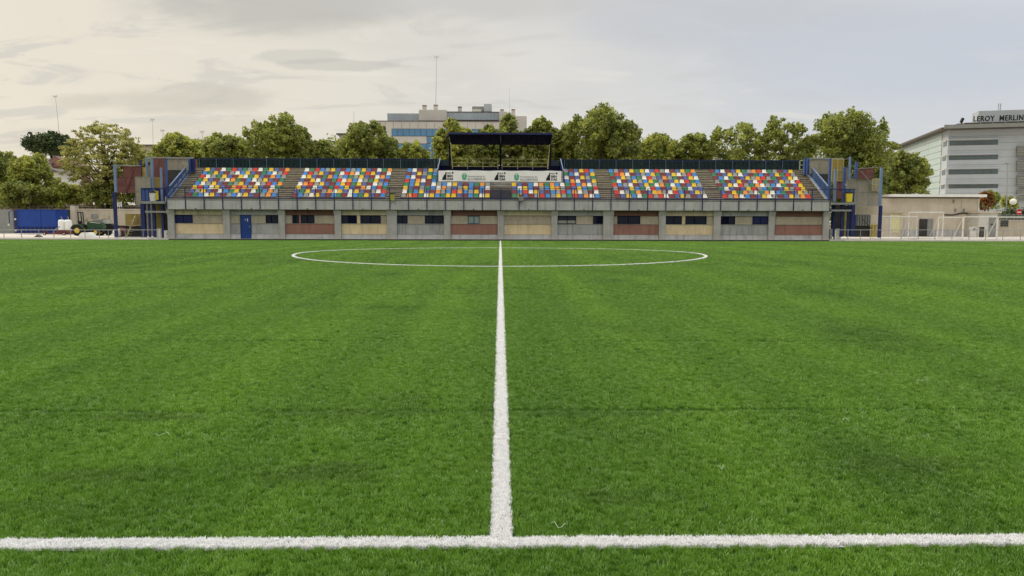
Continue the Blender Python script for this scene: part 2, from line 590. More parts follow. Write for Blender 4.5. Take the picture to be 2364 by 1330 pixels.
# grass tufts, placed by a point mesh and geometry nodes
def tuft_mesh(name, m, nb, seed, rad=0.022, h=0.031, w=0.0011):
    r = random.Random(seed)
    mb = MB()
    for k in range(nb):
        a = r.uniform(0, 6.283)
        rr = rad * math.sqrt(r.random())
        bx, by = rr * math.cos(a), rr * math.sin(a)
        hh = h * r.uniform(.65, 1.15)
        lean = r.uniform(0.05, .55) * hh
        la = r.uniform(0, 6.283)
        fa = r.uniform(0, 6.283)
        wx, wy = math.cos(fa) * w * r.uniform(.8, 1.3), math.sin(fa) * w * r.uniform(.8, 1.3)
        pts = []
        for tt, ww in ((0, 1), (.5, .95), (.85, .75), (1, .12)):
            ox, oy = bx + math.cos(la) * lean * tt * tt, by + math.sin(la) * lean * tt * tt
            z = hh * tt * (1 - .18 * tt)
            pts += [(ox - wx * ww, oy - wy * ww, z), (ox + wx * ww, oy + wy * ww, z)]
        mb.add(pts, [(0, 1, 3, 2), (2, 3, 5, 4), (4, 5, 7, 6)])
    return mb.mesh(name, m)


def blade_mat(name, cols, patch=None):
    m = bpy.data.materials.new(name)
    m.use_nodes = True
    t = m.node_tree
    t.nodes.clear()
    oi = N(t, 'ShaderNodeObjectInfo')
    geo = N(t, 'ShaderNodeNewGeometry')
    c = ramp(t, oi.outputs['Random'], [(((0, .33, .66, .955, .99)[i] if len(cols) == 5 else i / (len(cols) - 1)), k) for i, k in enumerate(cols)])
    if patch:
        n = N(t, 'ShaderNodeTexNoise', in_Scale=0.45, in_Detail=5.0, in_Roughness=0.6)
        mpg = N(t, 'ShaderNodeMapping')
        mpg.inputs['Scale'].default_value = (1.0, 0.75, 1)
        L(t, geo.outputs['Position'], mpg.inputs[0])
        L(t, mpg.outputs[0], n.inputs['Vector'])
        c = mixc(t, 1.0, c, ramp(t, n.outputs[0], [(0.30, (.70, .74, .84)), (0.45, (.97, .98, 1)), (0.72, (1.08, 1.06, 1.0))]), 'MULTIPLY')
        # worn patches where dark rubber infill has come up between the fibres
        sp_ = N(t, 'ShaderNodeSeparateXYZ')
        L(t, geo.outputs['Position'], sp_.inputs[0])
        wn_ = N(t, 'ShaderNodeTexNoise', in_Scale=3.2, in_Detail=8.0, in_Roughness=0.75)
        L(t, geo.outputs['Position'], wn_.inputs['Vector'])
        for wx, wy, ra, rb, am in ((-2.95, 6.15, .6, .22, .30), (-1.25, 4.78, .6, .26, .32), (-2.55, 4.75, .6, .22, .26), (2.9, 4.9, .7, .26, .22),
                                   (.8, 6.25, .9, .2, .22), (-1.3, 6.3, 1.1, .18, .22), (.75, 4.35, .45, .16, .2), (-3.0, 4.2, .6, .16, .2)):
            a_ = math_(t, 'POWER', math_(t, 'DIVIDE', math_(t, 'ABSOLUTE', math_(t, 'SUBTRACT', sp_.outputs[0], wx)), ra), 2.0)
            b_ = math_(t, 'POWER', math_(t, 'DIVIDE', math_(t, 'ABSOLUTE', math_(t, 'SUBTRACT', sp_.outputs[1], wy)), rb), 2.0)
            q_ = math_(t, 'ADD', math_(t, 'ADD', a_, b_), math_(t, 'MULTIPLY', math_(t, 'SUBTRACT', wn_.outputs[0], .5), 4.5))
            c = mixc(t, math_(t, 'MULTIPLY', ramp(t, q_, [(0.0, 1.0), (1.0, 0.0)], 'EASE'), am), c, (.035, .06, .03))
        # brushing tracks that run along the pitch width
        n3 = N(t, 'ShaderNodeTexNoise', in_Scale=1.0, in_Detail=3.0)
        mp3 = N(t, 'ShaderNodeMapping')
        mp3.inputs['Scale'].default_value = (0.9, 0.02, 1)
        L(t, geo.outputs['Position'], mp3.inputs[0])
        L(t, mp3.outputs[0], n3.inputs['Vector'])
        c = mixc(t, 1.0, c, ramp(t, n3.outputs[0], [(0.38, (.84, .87, .92)), (0.62, (1.10, 1.07, 1.02))]), 'MULTIPLY')
    d = N(t, 'ShaderNodeBsdfDiffuse')
    tr = N(t, 'ShaderNodeBsdfTranslucent')
    L(t, c, d.inputs[0])
    L(t, c, tr.inputs[0])
    mx = N(t, 'ShaderNodeMixShader', in_0=0.3)
    L(t, d.outputs[0], mx.inputs[1])
    L(t, tr.outputs[0], mx.inputs[2])
    gl = N(t, 'ShaderNodeBsdfGlossy', in_Roughness=0.38)
    gl.inputs[0].default_value = (.7, .7, .7, 1)
    m2 = N(t, 'ShaderNodeMixShader', in_0=0.05)
    L(t, mx.outputs[0], m2.inputs[1])
    L(t, gl.outputs[0], m2.inputs[2])
    o = N(t, 'ShaderNodeOutputMaterial')
    L(t, m2.outputs[0], o.inputs[0])
    return m


GRASS_COLS = [(0.105, 0.23, 0.015), (0.14, 0.29, 0.021), (0.18, 0.35, 0.033), (0.245, 0.42, 0.075), (0.30, 0.46, 0.15)]
bm_g = blade_mat('turf_blade', GRASS_COLS, True)
bm_w = blade_mat('line_blade', [(.70, .70, .70), (.86, .86, .86), (.92, .92, .90)])


def scatter(name, pts, scl, tufts, label, kind='stuff'):
    me = bpy.data.meshes.new(name)
    me.vertices.add(len(pts))
    me.vertices.foreach_set('co', pts.astype(np.float32).ravel())
    a = me.attributes.new('scl', 'FLOAT_VECTOR', 'POINT')
    a.data.foreach_set('vector', scl.astype(np.float32).ravel())
    rot = np.zeros((len(pts), 3))
    rot[:, 2] = rng.uniform(0, 6.283, len(pts))
    a = me.attributes.new('rot', 'FLOAT_VECTOR', 'POINT')
    a.data.foreach_set('vector', rot.astype(np.float32).ravel())
    o = link(name, me, kind=kind, label=label)
    ng = bpy.data.node_groups.new(name + '_nodes', 'GeometryNodeTree')
    ng.interface.new_socket('Geometry', in_out='INPUT', socket_type='NodeSocketGeometry')
    ng.interface.new_socket('Geometry', in_out='OUTPUT', socket_type='NodeSocketGeometry')
    gi, go = ng.nodes.new('NodeGroupInput'), ng.nodes.new('NodeGroupOutput')
    m2p = ng.nodes.new('GeometryNodeMeshToPoints')
    iop = ng.nodes.new('GeometryNodeInstanceOnPoints')
    ng.links.new(gi.outputs[0], m2p.inputs[0])
    ng.links.new(m2p.outputs[0], iop.inputs['Points'])
    ci = ng.nodes.new('GeometryNodeCollectionInfo')
    ci.inputs['Collection'].default_value = tufts
    ci.inputs['Separate Children'].default_value = True
    ci.inputs['Reset Children'].default_value = True
    ng.links.new(ci.outputs[0], iop.inputs['Instance'])
    iop.inputs['Pick Instance'].default_value = True
    for nm, sock in (('rot', 'Rotation'), ('scl', 'Scale')):
        na = ng.nodes.new('GeometryNodeInputNamedAttribute')
        na.data_type = 'FLOAT_VECTOR'
        na.inputs['Name'].default_value = nm
        ng.links.new(na.outputs['Attribute'], iop.inputs[sock])
    ng.links.new(iop.outputs[0], go.inputs[0])
    md = o.modifiers.new('scatter', 'NODES')
    md.node_group = ng
    return o


def tuft_collection(name, m, n, nb, **kw):
    col = bpy.data.collections.new(name)
    for i in range(n):
        o = bpy.data.objects.new('grass_tuft', tuft_mesh('grass_tuft', m, nb, 31 + i, **kw))
        col.objects.link(o)
    return col      # not linked to the scene: only the scattered copies render


tg = tuft_collection('turf_tufts', bm_g, 8, 22)
tw = tuft_collection('line_tufts', bm_w, 4, 18, rad=0.014, w=0.0017)

# zones: (y0, y1, tufts per square metre, horizontal scale)
zones = [(2.2, 5.5, 1900, 1.0), (5.5, 9, 1150, 1.2), (9, 15, 800, 1.4), (15, 25, 360, 1.8), (25, 40, 140, 2.2), (40, 64.55, 70, 3.0)]
SEAMS = [6.35, 9.95, 13.65, 17.3]
gp, gs, wp, ws = [], [], [], []
for y0, y1, dens, sc in zones:
    hw0 = lambda y: .74 * y + 1.5
    A = hw0(y1) * 2 * (y1 - y0)
    n = int(A * dens)
    x = rng.uniform(-hw0(y1), hw0(y1), n)
    y = rng.uniform(y0, y1, n)
    k = np.abs(x) < hw0(y)
    x, y = x[k], y[k]
    k = np.ones(len(x), bool)
    if y0 < 22:
        for s in SEAMS:
            k &= ~((np.abs(y - s - .02 * np.sin(x * .6 + s)) < .045) & (rng.random(len(x)) < .78 + .2 * np.sin(x * .9 + s * 3)))
    onl = (np.abs(x - LX) < LW + .005) & (y > TY)
    onl |= np.abs(y - TY) < .06
    rr = np.hypot(x - LX, y - CYC)
    onl |= (rr > RC - .11 - .02) & (rr < RC + .02)
    onl |= (np.abs(np.abs(x) - 36.2) < .07) & (y < 54.4)
    k &= ~onl
    x, y = x[k], y[k]
    gp.append(np.stack([x, y, zf(y)], 1))
    s = sc * rng.uniform(.85, 1.2, len(x))
    hsc = rng.uniform(.75, 1.12, len(x)) * (1 + .03 * np.sin(x * 1.7) * np.cos(y * 1.3))
    gs.append(np.stack([s, s, hsc], 1))
# white fibre of the lines
xw = rng.uniform(-4.6, 4.6, 8600)
yw = TY + rng.uniform(-.05, .05, 8600)
wp.append(np.stack([xw, yw, zf(yw)], 1))
ws.append(np.ones((8600, 3)))
for y0, y1, dens, sc in zones:
    y0 = max(y0, TY + .05)
    if y1 <= y0:
        continue
    y1 = min(y1, 63.6)
    dl = {1.0: 8500, 1.2: 6500, 1.4: 4800, 1.8: 3200, 2.2: 1800, 3.0: 1200}[sc]
    n = int((y1 - y0) * LW * 2 * dl)
    y = rng.uniform(y0, y1, n)
    x = LX + rng.uniform(-LW + .006 * sc, LW - .006 * sc, n)
    wp.append(np.stack([x, y, zf(y)], 1))
    ws.append(np.stack([np.full(n, min(sc, 1.6)), np.full(n, min(sc, 1.6)), np.full(n, 1.0)], 1))
n = 26000
a = rng.uniform(0, 2 * math.pi, n)
rr = rng.uniform(RC - .105, RC - .005, n)
x, y = LX + rr * np.cos(a), CYC + rr * np.sin(a)
wp.append(np.stack([x, y, zf(y)], 1))
ws.append(np.stack([np.full(n, 1.5), np.full(n, 1.5), np.full(n, 1.05)], 1))
for sx in (-1, 1):
    n = 1500
    y = rng.uniform(46, 54.4, n)
    x = 36.2 * sx + rng.uniform(-.05, .05, n)
    wp.append(np.stack([x, y, zf(y)], 1))
    ws.append(np.full((n, 3), .8))
gp, gs, wp, ws = map(np.concatenate, (gp, gs, wp, ws))
scatter('grass', gp, gs, tg, 'short green artificial turf fibres covering the whole football pitch')
scatter('line_grass', wp, ws * np.array([1, 1, .96]), tw, 'white artificial turf fibres of the pitch lines')

# paved ground behind the pitch
MB().box(-110, -30.6, 64.6, 190, -.05, ZG).build('pavement', M['apron'], kind='structure')
MB().box(30.4, 120, 64.6, 190, -.05, ZG).build('pavement', M['apron'], kind='structure')
MB().box(-30.6, 30.4, 66.05, 190, -.05, ZG).build('pavement', M['apron'], kind='structure')
MB().add([(-30.6, 64.6, .10), (30.4, 64.6, .10), (30.4, 66.05, .19), (-30.6, 66.05, .19)], [(0, 1, 2, 3)]).build('painted_shade_strip', M['strip'], kind='structure')  # ground strip coloured dark to give the wall its contact shade

# loose scraps on the turf
M['scrap'] = mat('scrap_fibre', (176, 190, 160), 0.7, 0.1, 20)
def scrap(px, py, w, h, seed, label):
    r = random.Random(seed)
    d = P(px, py, 10) - CAM
    tt = -CAM.z / d.z
    p = CAM + d * tt
    z = float(zf(p.y)) + .03
    d2 = P(px, py, 10) - CAM
    p = CAM + d2 * ((CAM.z - z) / -d2.z)
    mb = MB()
    q = [Vector((p.x + (i / 5 - .5) * w, p.y + math.sin(i * 1.3 + seed) * h, z + .012 * math.sin(i * 2.1))) for i in range(6)]
    for a, c in zip(q, q[1:]):
        mb.tube(a, c, .0017, 4)
    mb.build('turf_scrap', M['scrap'], label=label, cat='scrap')


scrap(1292, 1212, .09, .03, 1, 'curled pale fibre scrap lying on turf just right of the halfway line')
scrap(1666, 1078, .05, .02, 2, 'small pale fibre scrap on the turf at right')
scrap(372, 1002, .13, .02, 3, 'long thin pale fibre strand lying on the turf at left')
scrap(1950, 968, .05, .03, 4, 'tiny pale curl of fibre on the turf farther right')
scrap(2130, 878, .14, .01, 5, 'straight pale fibre strand on the turf at far right')

# ------------------------------------------------------------------ grandstand
YW, YP = 66.5, 66.0          # infill walls, parapet front
stand = thing('grandstand', (0, YW, ZG), 'long concrete grandstand with painted ground-floor bays under stepped seating tiers', 'grandstand')
XL, XR = GX(387, YP), GX(1914, YP)
zt, zbp = 3.72, 2.77          # parapet top, bottom
TIER0, RISE, TREAD, YR = 3.97, 0.37, 0.64, 67.85
# columns
colpx = [(387, 402), (515, 530), (643, 657), (772, 787), (893, 916), (1025, 1040), (1149, 1163), (1273, 1287),
         (1393, 1416), (1522, 1537), (1648, 1664), (1775, 1789), (1901, 1915)]
colx = []
for a, c in colpx:
    x0, x1 = GX(a, YW - .22), GX(c, YW - .22)
    colx.append((x0, x1))
    mb = MB()
    y0 = YW - .22
    mb.box(x0, x1, y0, YW + .3, ZG, 2.30)
    # bracket that leans out to carry the parapet
    e = .04
    mb.prism([(x0 - e, y0, 2.302), (x0 - e, YW + .3, 2.302), (x0 - e, YW + .3, zbp - .003), (x0 - e, YP + .14, zbp - .003)], (x1 - x0 + 2 * e, 0, 0))
    mb.build('column', M['concrete'], stand)
bays = ['beige', 'grey', 'brown'] * 4
zl = {'up': (2.32, 2.765), 'rib': (1.575, 2.30), 'low': (.62, 1.55), 'pl': (ZG, .60)}
# openings per bay: (kind, px0, px1)
OPEN = {0: [('blind', 402, 445)], 1: [('door', 555, 580), ('win', 614, 642)], 2: [('win', 675, 690), ('pier', 690, 695), ('win', 695, 726)],
        3: [('win', 787, 824), ('pier', 824, 832), ('win', 832, 879)], 4: [('win', 917, 941), ('win', 981, 1024)],
        5: [('pale', 1080, 1107)], 6: [], 7: [('half', 1287, 1330), ('win', 1369, 1393)], 8: [('win', 1425, 1478)],
        9: [('win', 1537, 1574), ('pier', 1574, 1582), ('win', 1582, 1631)], 10: [('win', 1664, 1697), ('blind', 1737, 1775)], 11: []}


def ribbed(x0, x1, z0, z1, y, parent):
    mb = MB()
    n = max(2, int((x1 - x0) / .115))
    vs, fs = [], []
    for i in range(n * 4 + 1):
        x = x0 + (x1 - x0) * i / (n * 4)
        yy = y - .01 + (0, 0, .05, .05)[i % 4]
        vs += [(x, yy, z0), (x, yy, z1)]
        if i:
            fs.append((2 * i - 2, 2 * i, 2 * i + 1, 2 * i - 1))
    mb.add(vs, fs)
    return mb.build('ribbed_sheet', M['ribbed'], parent)


def window(kind, x0, x1, z0, z1, y, parent):
    fr = MB()
    w = .05
    for a in ((x0, x0 + w, z0, z1), (x1 - w, x1, z0, z1), (x0 + w, x1 - w, z0, z0 + w), (x0 + w, x1 - w, z1 - w, z1)):
        fr.box(a[0], a[1], y - .06, y + .08, a[2], a[3])
    mid = (x0 + x1) / 2 + (x1 - x0) * random.uniform(-.1, .1)
    fr.box(mid - .03, mid + .03, y - .055, y + .075, z0 + w, z1 - w)
    f = fr.build('window', M['navy_dark'] if kind != 'pale' else M['navy'], parent)
    if kind == 'blind':
        s = MB()
        k = 12
        for i in range(k):
            za = z0 + w + (z1 - z0 - 2 * w) * i / k
            s.box(x0 + w, x1 - w, y - .03 + .0, y + .0, za + .004, za + (z1 - z0 - 2 * w) / k - .006)
        s.build('roller_shutter', M['shutter'], f)
        return
    for a, c in ((x0 + w, mid - .03), (mid + .03, x1 - w)):
        m = {'win': random.choice([M['glass_dark'], M['navy_dark'], M['glass_dark']]), 'pale': M['pane_pale'], 'half': M['glass_dark']}[kind]
        MB().box(a, c, y + .02, y + .04, z0 + w, z1 - w).build('pane', m, f)
        if kind == 'half':
            MB().box(a + .01, c - .01, y - .01, y + .015, z0 + w, z0 + .3).build('pane', M['curtain'], f)
    if kind == 'win':
        # thin security bars before the opening
        s = MB()
        n = int((x1 - x0) / .14)
        for i in range(1, n):
            x = x0 + (x1 - x0) * i / n
            s.box(x - .008, x + .008, y - .085, y - .068, z0 + .02, z1 - .02)
        s.build('window_bars', M['navy_dark'], f)


for i, kind in enumerate(bays):
    x0, x1 = colx[i][1], colx[i + 1][0]
    up = {'beige': 'beige_shade_dirt', 'grey': 'grey_wall', 'brown': 'brown_shade_dirt'}[kind]
    lo = {'beige': 'beige', 'grey': 'grey_wall', 'brown': 'brown'}[kind]
    door = [o for o in OPEN[i] if o[0] == 'door']
    g = .012
    MB().box(x0 + g, x1 - g, YW - .04, YW + .2, *zl['up']).build('lintel_panel', M[up], stand)
    segs = [(x0 + g, x1 - g)]
    if door:
        a, c = GX(door[0][1], YW), GX(door[0][2], YW)
        segs = [(x0 + g, a), (c, x1 - g)]
        dd = thing('door', ((a + c) / 2, YW, ZG), None, None)
        C.objects.unlink(dd)
        bpy.data.objects.remove(dd)
        d = MB().box(a + .05, c - .05, YW - .02, YW + .03, ZG + .03, 2.28).build('door', M['door_blue'], stand)
        fm = MB()
        fm.box(a, a + .05, YW - .06, YW + .1, ZG, 2.33).box(c - .05, c, YW - .06, YW + .1, ZG, 2.33).box(a + .05, c - .05, YW - .06, YW + .1, 2.28, 2.33)
        fm.build('door_frame', M['navy'], d)
        MB().box(c - .16, c - .12, YW - .07, YW - .02, 1.15, 1.35).build('handle', M['steel'], d)
        MB().box((a + c) / 2 - .06, (a + c) / 2 + .0, YW - .03, YW - .02, 1.82, 1.95).box((a + c) / 2 + .12, (a + c) / 2 + .2, YW - .03, YW - .02, 1.72, 2.0).build('door_notice', M['offwhite'], d)
    for a, c in segs:
        MB().box(a, c, YW + .02, YW + .2, *zl['low']).build('wall_panel', M[lo], stand)
        MB().box(a - (0 if door and a > x0 + .1 else 0), c, YW - .05, YW + .2, *zl['pl']).build('plinth', M['plinth'], stand)
        MB().box(a, c, YW - .03, YW + .19, 1.552, 1.573).build('sill', M['grey_wall'], stand)
        MB().box(a, c, YW - .03, YW + .19, 2.302, 2.317).build('sill', M['dark_void'], stand)
    # band with windows and ribbed sheets
    cur = x0 + g
    items = [(k, GX(a, YW), GX(c, YW)) for k, a, c in OPEN[i]]
    items = [(k, max(a, x0 + g), min(c, x1 - g)) for k, a, c in items]
    for k, a, c in items + [('end', x1 - g, x1 - g)]:
        if a - cur > .08:
            ribbed(cur, a, zl['rib'][0], zl['rib'][1], YW + .02, stand)
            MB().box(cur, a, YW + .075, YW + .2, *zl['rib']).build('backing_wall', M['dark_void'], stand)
        if k in ('win', 'blind', 'pale', 'half'):
            window(k, a, c, zl['rib'][0] + .01, zl['rib'][1] - .01, YW + .03, stand)
        if k == 'pier':
            MB().box(a, c, YW + .0, YW + .2, *zl['rib']).build('pier', M[lo], stand)
        cur = c
    cur = None
# small details on the wall
w6 = GX(1168, YW)
MB().box(w6 - .12, w6 + .12, YW - .005, YW + .018, 1.1, 1.36).build('wall_notice', M['offwhite'], stand)
MB().box(w6 - .12, w6 + .12, YW - .005, YW + .018, .92, 1.02).build('wall_notice', M['offwhite'], stand)
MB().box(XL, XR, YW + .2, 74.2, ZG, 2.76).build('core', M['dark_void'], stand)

# parapet panels with joints
NP = 36
for i in range(NP):
    a, c = XL + (XR - XL) * i / NP, XL + (XR - XL) * (i + 1) / NP
    j = .035
    mb = MB()
    e = .04
    y0, y1 = YP, YP + .28
    mb.add([(a + j, y0, zbp + e), (c - j, y0, zbp + e), (c - j, y0, zt - .14), (a + j, y0, zt - .14),
            (a + j, y0 + e, zbp), (c - j, y0 + e, zbp), (c - j, y1, zbp), (a + j, y1, zbp),
            (c - j, y1, zt - .1), (a + j, y1, zt - .1)],
           [(0, 1, 2, 3), (4, 5, 1, 0), (7, 6, 5, 4), (3, 2, 8, 9), (0, 3, 9, 7, 4), (1, 5, 6, 8, 2)])
    mb.build('parapet_panel', M['parapet'], stand)
    if i % 3 == 1:
        xm = (a + c) / 2 + .05
        MB().prism([(xm - .07, YP - .04, zbp + .05), (xm + .07, YP - .04, zbp + .05), (xm, YP - .04, zbp + .16)], (0, .05, 0)).build('drain_spout', M['black'], stand)
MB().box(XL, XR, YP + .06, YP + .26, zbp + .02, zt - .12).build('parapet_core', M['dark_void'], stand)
cp = MB()
cp.box(XL, XR, YP + .03, YP + .34, zt - .095, zt)
cp.build('coping', M['concrete'], stand)
MB().box(XL, XR, YP + .285, YR + 1, 2.77, 3.60).build('walkway', M['tier'], stand)

# block layout (px measured on the front row, VP at 1155)
BLK = [
    ('far left block', 436.3, 632.4, ["YIMWGRIGARWGYIMO", "BGYIMAWBYIMGBWAR", "RWAGYIMYWGYIMOBA", "GYIMAWOGMBWAYIMG",
                                      "BWAYIMGAYIMWARBO", "YRBWYIMOROAYIMWG", "IAYIMWBGYIMWGBOA", "MGBWYIMABWYIMAOB"]),
    ('second block from left', 680.5, 883.8, ["WGRBAYIMBABYIMWGO", "BRAYIMGWROWGRYIMW", "WYIMGOBABGAYIMWOB", "IMYWIMGRWOBWAGYIM",
                                              "WORAYIMBYRGYIMWAB", "YIMWBMGRBYIMOWBRG", "IGYIMAOWYIWYIMAWR", "MBAWYIMBGMWBGYIMB"]),
    ('block left of the central steps', 932, 1125, ["BWMIYA", "MIYAGB", "BWMIYG", "RBOWMB", "GBYIMWABWYIMBGOA", "YIMAGBWOAIAYBMBW",
                                                    "WGBYIMOABROBAYIM", "AORGWYBGYYIMBGWY"]),
    ('block right of the central steps', 1187.5, 1379, ["..........AMIYRB", "..........GBWMIY", "..........WMIYAG", "..........BOWMIY",
                                                        "YIMBWOGOBWGRBOWA", "IWYBMABYOAMIYBGR", "MBRWYIMBARBOWAMW", "GYIMARBAYAGRIOWB"]),
    ('second block from right', 1426, 1627, ["BAMIYGYWIRAWMIYGO", "GROWMIABYGMIYWARB", "MIYABGWRAIOAGMIYW", "GWMIYABYGAMIYWRGB",
                                             "RBAWMIYGWOGWBMIYA", "AMIYBGWRBMIYAGWII", "RWAGOMIYOAWRBMIYA", "MIYBWGRARWMIYAMIW"]),
    ('far right block', 1674, 1867, ["MBWMIYGAORWGAMIY", "GMIYAWIMGBMIYGRA", "MBWGMIYAORAGMIYW", "AGMIYMIWRGMIYAWR",
                                     "MIYWRAGOWABWGMIY", "GWIMIYRABGMIYARY", "IMYGOAWGOWBGMIYA", "RAOWBMIYWAMIYAOR"])]
YS = 68.0
blocks = []
for nm, a, c, rows in BLK:
    n = len(rows[-1])
    xa, xc = GX(a, YS + .2, 452), GX(c, YS + .2, 452)
    pit = (xc - xa) / (n - 1)
    # the seats stand in two runs with a tighter joint in the middle
    xs = [xa + pit * i + (pit * .0 if i == 0 else 0) for i in range(n)]
    if n:
        h = n // 2
        d = .055
        xs = [xa + (pit + d / (n - 2)) * i if i < h else xc - (pit + d / (n - 2)) * (n - 1 - i) for i in range(n)]
    blocks.append((nm, xs, rows))

XTL, XTR = -30.33, 30.1
# tiers (one slab per row), cut round the central booth
XB = 5.95
for k in range(8):
    z0, z1 = TIER0 + RISE * (k - 1), TIER0 + RISE * k
    y0 = YR + TREAD * k
    if k < 4:
        MB().box(XTL + .2, XTR - .2, y0, 74.0 if k == 0 else y0 + TREAD + .3, z0 - .1 if k else 3.58, z1).build('tier', M['tier'], stand)
    else:
        for a, c in ((XTL + .2, -XB - .02), (XB + .02, XTR - .2)):
            MB().box(a, c, y0, y0 + TREAD + .3, z0 - .1, z1).build('tier', M['tier'], stand)
YT = YR + TREAD * 8
for a, c in ((XL - 1.6, -XB - .02), (XB + .02, XR + 1.6)):
    MB().box(a, c, YT, YT + 1.3, 6.2, TIER0 + RISE * 8).build('top_deck', M['tier'], stand)
MB().box(-XB + .02, XB - .02, YT, YT + 1.3, 6.2, TIER0 + RISE * 8 - .003).build('top_deck', M['navy_dark'], stand)
# side walls under the tiers
for xa, xc in ((XTL, XTL + .19), (XTR - .19, XTR)):
    pts = [(xa, YR - .3, 2.8), (xa, YT + 1.2, 2.8), (xa, YT + 1.2, 6.9), (xa, YT, 6.9), (xa, YR - .3, 3.9)]
    MB().prism(pts, (xc - xa, 0, 0)).build('side_wall', M['concrete'], stand)


M['riser'] = mat('step_riser', (104, 96, 80), 0.95, 0.3, 2.2, streak=0.7, stain=(38, 32, 24), fine=0.4)  # dirty risers, with the shade under each step edge painted in too
M['nosing'] = mat('step_nosing', (176, 168, 150), 0.95, 0.25, 1.8, streak=0.5, stain=(80, 70, 54), fine=0.3)  # paler concrete, painted with the skylight that step edges catch


def steps(x0, x1, kmax, m, k0=0):
    """half steps that make each tier climbable in an aisle"""
    for k in range(k0, kmax):
        z = TIER0 + RISE * (k - 1)
        y0 = YR + TREAD * k
        MB().box(x0, x1, y0 - TREAD / 2 + .05, y0 - .002, z + .002, z + RISE / 2 - .075).box(x0, x1, y0 - TREAD / 2, y0 - .002, z + RISE / 2 - .074, z + RISE / 2, 1).build('step', [M['riser'], m], stand)
        if k < 8:
            MB().box(x0, x1, y0 - .045, y0 - .003, z + RISE - .075, z + RISE).build('nosing', m, stand)


ed = .27
aisles = [(XTL + .22, blocks[0][1][0] - ed - .1), (blocks[0][1][-1] + ed, blocks[1][1][0] - ed), (blocks[1][1][-1] + ed, blocks[2][1][0] - ed),
          (blocks[3][1][-1] + ed, blocks[4][1][0] - ed), (blocks[4][1][-1] + ed, blocks[5][1][0] - ed), (blocks[5][1][-1] + ed + .1, XTR - .22)]
for a, c in aisles:
    steps(a, c, 9, M['nosing'])
M['dark_step'] = mat('dark_step', (74, 72, 76), 0.8, 0.2, 2, streak=0.4, stain=(30, 30, 36))
cs = MB()
xa, xc = blocks[2][1][-1] + ed, blocks[3][1][0] - ed
for k in range(0, 3):
    z = TIER0 + RISE * (k - 1)
    y0 = YR + TREAD * k
    MB().box(xa, xc, y0 - TREAD / 2, y0 - .004, z + .002, z + RISE / 2).build('step', M['dark_step'], stand)
    MB().box(xa, xc, y0 - .003, y0 + TREAD - .33, z + RISE * .5 + .02, z + RISE + .02).build('step', M['dark_step'], stand)


# seat shell
def seat_mesh(m, name='stadium_seat'):
    prof = [(.0, .015, .208), (-.01, .06, .213), (.05, .085, .213), (.24, .075, .208), (.30, .12, .205), (.36, .345, .186), (.375, .37, .165),
            (.40, .36, .165), (.385, .33, .186), (.335, .11, .203), (.27, .035, .203)]
    n = len(prof)
    vs = []
    for ix, u in enumerate((-1, -.5, 0, .5, 1)):
        curv = .018 * (1 - u * u)
        for (y, z, w) in prof:
            vs.append((u * w, y + (curv if z > .1 else 0), z - (.012 * (1 - u * u) if .06 < z < .1 else 0)))
    fs = []
    for ix in range(4):
        for i in range(n):
            j = (i + 1) % n
            fs.append((ix * n + i, (ix + 1) * n + i, (ix + 1) * n + j, ix * n + j))
    fs.append(tuple(range(n)))
    fs.append(tuple(range(4 * n, 5 * n))[::-1])
    mb = MB()
    mb.add(vs, fs)
    return mb.mesh(name, m)


seat_me = {k: seat_mesh(SEATM[k]) for k in SEATC}
ORD = ['first', 'second', 'third', 'fourth', 'fifth', 'sixth', 'seventh', 'eighth', 'ninth', 'tenth', 'eleventh', 'twelfth',
       'thirteenth', 'fourteenth', 'fifteenth', 'sixteenth', 'seventeenth']
ROWN = ['front row', 'second row', 'third row', 'fourth row']
proto = {k: list(seat_me[k].vertices) for k in SEATC}
sv = {k: np.array([v.co[:] for v in seat_me[k].vertices]) for k in SEATC}
sf = [list(p.vertices) for p in seat_me['Y'].polygons]
restv, restf, restm = [], [], []
keys = list(SEATC)
count = 0
for r in range(8):
    for nm, xs, rows in blocks:
        line = rows[7 - r]
        order = 0
        for i, ch in enumerate(line):
            if ch == '.':
                continue
            order += 1
            x = xs[i] + random.uniform(-.006, .006)
            y = YS + TREAD * r - .07
            z = TIER0 + RISE * r
            rz = random.uniform(-.02, .02)
            if r < 3 or (r == 3 and nm == 'block left of the central steps' and i > 9):
                o = bpy.data.objects.new('stadium_seat', seat_me[ch])
                C.objects.link(o)
                o.location = (x, y, z + .001)
                o.rotation_euler = (0, 0, rz)
                side_ = 'left'
                tag(o, '%s seat, %s of the %s, %s from left end' % (SEATC[ch][0], ROWN[r], nm.replace('of the central steps', 'of central steps'), ORD[order - 1]),
                    'seat', 'plastic seats in rows on the grandstand')
                count += 1
            else:
                c_, s_ = math.cos(rz), math.sin(rz)
                v = sv[ch]
                o = len(restv)
                for p in v:
                    restv.append((x + p[0] * c_ - p[1] * s_, y + p[0] * s_ + p[1] * c_, z + p[2] + .001))
                restf += [tuple(q + o for q in f) for f in sf]
                restm += [keys.index(ch)] * len(sf)
rest = MB()
rest.v, rest.f, rest.m = restv, restf, restm
rest.build('stadium_seats', [SEATM[k] for k in keys], kind='stuff', label='multicoloured plastic seats filling the upper rows of the grandstand')

